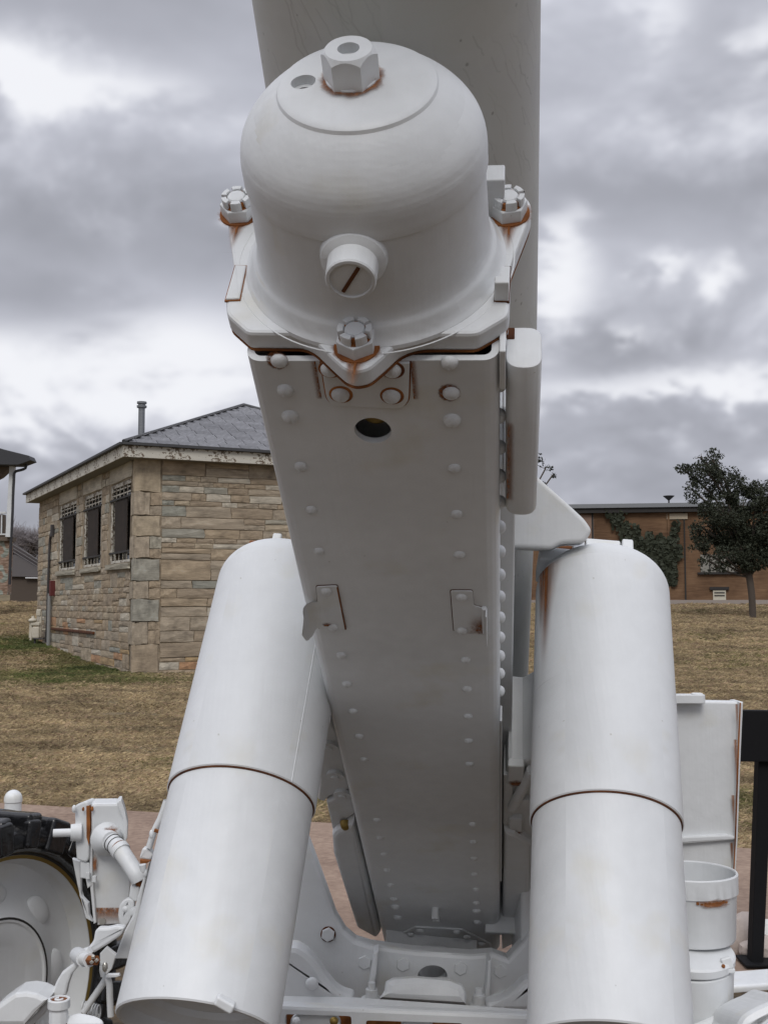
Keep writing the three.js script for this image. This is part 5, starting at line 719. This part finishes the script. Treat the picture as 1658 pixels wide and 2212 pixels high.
// ------------------------------------------------------------------ brick building and dark tree on the right
{
  const D = 57, c = P(1450, 1312, D), e1 = V(.985, 0, .17).normalize(), yaw = -Math.atan2(.17, .985); c.y = groundY(c.x, c.z) - .1;
  const B = thing('brick_building', 'long low brown brick building with a flat metal edged roof and ivy on its wall', 'building', c, yaw); const inv = B.matrixWorld.clone().invert(), n = V(0, 0, 1).transformDirection(B.matrixWorld), lo = (x, y) => hitPlane(x, y, c, n).applyMatrix4(inv);
  const brick = std({ map: dataTex(512, 512, (u, v) => { const a = tfbm(u, v, 3, 1.9, 5), b = tfbm(u * 1, v * 9, 5, 4.9, 4, .7), k = a * 60 + b * 44 + ((v * 64) % 1 < .16 ? -16 : 0); return [146 + k, 114 + k * .9, 86 + k * .75]; }), roughness: .95, color: lin(.56, .55, .54) });
  const topY = lo(1450, 1106).y, x0 = lo(1000, 1200).x, x1 = lo(2050, 1200).x, A = (nm, g, m, par = B) => mesh(nm, boxUV(clean(g), .25), m, par), metal = std({ color: lin(.22, .23, .24), roughness: .5, metalness: .4 }), dark = std({ color: lin(.025, .023, .022), roughness: .8 }), conc = std({ color: lin(.30, .26, .23), roughness: .95 }), pal = std({ color: lin(.42, .36, .27), roughness: .9 });
  const wl2 = A('wall', new THREE.BoxGeometry(x1 - x0, topY, 10).translate((x0 + x1) / 2, topY / 2, -5), brick);
  A('roof_edge', new THREE.BoxGeometry(x1 - x0 + .8, .2, 10.8).translate((x0 + x1) / 2, topY + .32, -5), metal); A('eave_board', new THREE.BoxGeometry(x1 - x0 + .6, .24, 10.6).translate((x0 + x1) / 2, topY + .1, -5), dark);
  A('foundation', new THREE.BoxGeometry(x1 - x0 + .1, .34, .5).translate((x0 + x1) / 2, .17, .1), conc); A('apron', new THREE.BoxGeometry(x1 - x0, .3, 1.3).translate((x0 + x1) / 2, -.06, .7), conc);
  const pil = (x, w, m = brick, d = .12, ya = 0, yb = topY) => A('pilaster', new THREE.BoxGeometry(w, yb - ya, d).translate(x, (ya + yb) / 2, d / 2 + .002), m); pil(lo(1478, 1200).x, .07, dark, .05); pil(lo(1279, 1150).x, .09, dark, .06); pil(lo(1444, 1200).x, .10, brick, .08); pil(lo(1461, 1106).x, 1.0, pal, .06, topY - .36, topY - .08); 
  A('upper_panel', new THREE.BoxGeometry(.9, 1.3, .05).translate(lo(1262, 1140).x, topY - .75, .03), std({ color: lin(.24, .16, .12), roughness: .9 }));
  const d0 = lo(1539, 1308), d1 = lo(1566, 1275), door = A('door', new THREE.BoxGeometry(d1.x - d0.x, d1.y - .34, .08).translate((d0.x + d1.x) / 2, (d1.y + .34) / 2, .05), std({ color: lin(.50, .47, .38), roughness: .7 }));
  A('door_head', new THREE.BoxGeometry(d1.x - d0.x + .3, .14, .14).translate((d0.x + d1.x) / 2, d1.y + .09, .06), dark, door); A('door_panel', merge([.75, .45].map(f => new THREE.BoxGeometry((d1.x - d0.x) * .8, .05, .03).translate((d0.x + d1.x) / 2, .34 + (d1.y - .34) * f, .1))), dark, door);
  const w0 = lo(1512, 1236), w1 = lo(1590, 1198), wn = A('window', new THREE.BoxGeometry(w1.x - w0.x, w1.y - w0.y, .06).translate((w0.x + w1.x) / 2, (w0.y + w1.y) / 2, .03), std({ color: lin(.24, .23, .20), roughness: .5 })); A('sill', new THREE.BoxGeometry(w1.x - w0.x + .3, .1, .16).translate((w0.x + w1.x) / 2, w0.y - .06, .07), dark, wn); for (let k = 1; k < 4; k++) A('mullion', new THREE.BoxGeometry(.05, w1.y - w0.y, .04).translate(w0.x + (w1.x - w0.x) * k / 4, (w0.y + w1.y) / 2, .075), dark, wn);
  const v = lo(1450, 1080); A('roof_vent', latheSharp([[.04, topY + .4], [.04, topY + .75], [.3, topY + .98], [.28, topY + .99], [0, topY + .8]], 14, .5).translate(lo(1450, 1090).x, 0, -2), dark);
  // ivy on the wall: stems and small leaves
  const R = rng(63), ivy = thing('climbing_ivy', 'dark green ivy sprawling across the brown brick wall', 'ivy', c, yaw), st = [], lv = [];
  const P2 = (x, y) => { const q = lo(x, y); return V(q.x, q.y, .1 + R() * .1); };
  const stems = [[[1385, 1240], [1380, 1200], [1365, 1170], [1350, 1140], [1330, 1115], [1312, 1108]], [[1420, 1250], [1425, 1210], [1430, 1180], [1455, 1160], [1460, 1130]], [[1400, 1240], [1395, 1200], [1405, 1175], [1380, 1160], [1370, 1140]], [[1440, 1250], [1445, 1215], [1460, 1200], [1463, 1185]], [[1340, 1180], [1350, 1150], [1325, 1130], [1345, 1112]], [[1380, 1180], [1420, 1176], [1462, 1172]]];
  for (const s of stems) { const cv = new THREE.CatmullRomCurve3(s.map(p => P2(...p))); st.push(clean(new THREE.TubeGeometry(cv, 24, .035, 5))); for (let i = 0; i < 150; i++) lv.push(cv.getPoint(R()).add(V((R() - .5) * .4, (R() - .5) * .5, R() * .12))); }
  for (let i = 0; i < 1500; i++) { const u = R(), x = 1345 + R() * 115, y = 1150 + Math.pow(R(), .8) * 120 + (x < 1380 ? (1380 - x) * .2 : 0) + Math.max(0, x - 1425) * 1.1; if (y < 1265 && fbm(x * .05, y * .05, 2, 3) > -.12 - (y - 1180) * .003) lv.push(P2(x, y)); }
  const lg = lv.map(p => { const s = .06 + R() * .07, g = new THREE.CircleGeometry(s, 5); g.rotateX((R() - .5) * 1.5).rotateY((R() - .5) * 1.5).rotateZ(R() * 6).translate(p.x, p.y, p.z); return clean(g); }); mesh('stem', merge(st), std({ color: lin(.03, .028, .02), roughness: 1 }), ivy); const L = mesh('leaves', merge(lg), std({ color: lin(.028, .034, .018), roughness: .8, side: THREE.DoubleSide }), ivy); L.userData.kind = 'stuff';
}
function leafyTree(name, label, base, trunkH, trunkR, lean, lobes, nLeaf, leafR, leafCol, seed, limbs) {
  const t = thing(name, label, 'tree', base), R = rng(seed), tr = [];
  const top = V(lean, trunkH, 0); tr.push(clean(new THREE.TubeGeometry(new THREE.CatmullRomCurve3([V(0, -.2, 0), V(lean * .15, trunkH * .35, .03), V(lean * .5, trunkH * .7, -.03), top]), 20, trunkR, 10)));
  const rt = []; for (const l of lobes) { const c = V(l[0], l[1], l[2]); tr.push(clean(tube([V(lean * .4, Math.min(trunkH * .6, l[1] * .7), 0), V(l[0] * .5 + lean * .3, l[1] * .8, l[2] * .5), c], trunkR * .3, 12, 6))); for (let k = 0; k < 3; k++) { const e = c.clone().add(V((R() - .5) * l[3] * 1.5, (R() - .3) * l[4] * 1.4, (R() - .5) * l[3])); tr.push(clean(rod(c, e, trunkR * .16, trunkR * .05, 5))); } }
  mesh('trunk', boxUV(merge(tr)), std({ color: lin(.085, .068, .055), roughness: 1 }), t);
  const vol = lobes.map(l => l[3] * l[3] * l[4]), tot = vol.reduce((a, b) => a + b), pos = [], nor = []; const leaves = [];
  lobes.forEach((l, i) => { const n = Math.round(nLeaf * vol[i] / tot); for (let k = 0; k < n; k++) { let d = V(R() * 2 - 1, R() * 2 - 1, R() * 2 - 1); if (d.length() > 1) { k--; continue; } const p = V(l[0] + d.x * l[3], l[1] + d.y * l[4], l[2] + d.z * l[3]); const q = fbm(p.x * 1.5, p.y * 1.5, p.z * 1.5 + seed, 3); if (q < .06 - (1 - d.length()) * .10 && R() < .965) continue; leaves.push(p); } });
  const P3 = new Float32Array(leaves.length * 18); leaves.forEach((p, i) => { const a = V(R() - .5, R() - .5, R() - .5).normalize(), b = V(R() - .5, R() - .5, R() - .5).cross(a).normalize(), s = leafR * (.6 + R() * .8), w = s * .55; const v = [p.clone().addScaledVector(a, -s), p.clone().addScaledVector(b, w), p.clone().addScaledVector(a, s), p.clone().addScaledVector(a, -s), p.clone().addScaledVector(a, s), p.clone().addScaledVector(b, -w)]; v.forEach((q, k) => { P3[i * 18 + k * 3] = q.x; P3[i * 18 + k * 3 + 1] = q.y; P3[i * 18 + k * 3 + 2] = q.z; }); });
  const g = new THREE.BufferGeometry(); g.setAttribute('position', new THREE.BufferAttribute(P3, 3)); g.computeVertexNormals(); g.setAttribute('uv', new THREE.BufferAttribute(new Float32Array(leaves.length * 12), 2));
  const cr = mesh('crown', g, std({ color: leafCol, roughness: .8, side: THREE.DoubleSide }), t); cr.userData.kind = 'stuff'; return t;
}
{ // dark juniper-like tree before the brick building
  const D = 45, b = P(1625, 1334, D); b.y = groundY(b.x, b.z); const s = (x, y, rx, ry, dz = 0) => { const q = P(x, y, D).sub(b); return [q.x, q.y, dz, rx / FP * D, ry / FP * D]; };
  leafyTree('dark_evergreen_tree', 'dark evergreen tree with a bare leaning trunk before the brick building', b, 2.6, .13, -.25, [s(1545, 990, 28, 26), s(1530, 1020, 42, 32, .3), s(1575, 1045, 52, 45, -.2), s(1480, 1010, 24, 12), s(1500, 1060, 26, 28, .2), s(1610, 1090, 52, 45), s(1560, 1105, 55, 42, .4), s(1535, 1150, 42, 40), s(1600, 1150, 60, 50, -.4), s(1640, 1180, 60, 55), s(1555, 1195, 45, 42, .3), s(1530, 1210, 24, 32), s(1645, 1110, 40, 50), s(1610, 1210, 46, 30), s(1690, 1170, 60, 80), s(1700, 1100, 40, 60), s(1505, 1185, 22, 12, .2), s(1515, 1135, 26, 14), s(1650, 1060, 34, 30), s(1520, 985, 18, 12)], 85000, .05, lin(.028, .034, .018), 17);
  const D2 = 75, c = P(1120, 1250, D2); c.y = groundY(c.x, c.z); const s2 = (x, y, rx, ry) => { const q = P(x, y, D2).sub(c); return [q.x, q.y, 0, rx / FP * D2, ry / FP * D2]; };
  leafyTree('distant_tree', 'thin twiggy tree top showing beside the gun barrel above the roof', c, 6.5, .18, .2, [s2(1165, 990, 16, 18), s2(1180, 1010, 18, 10), s2(1195, 1025, 10, 7), s2(1120, 1020, 40, 40), s2(1090, 1080, 60, 50), s2(1150, 1070, 40, 40)], 9000, .10, lin(.02, .022, .014), 29);
}
renderer.render(scene, camera);
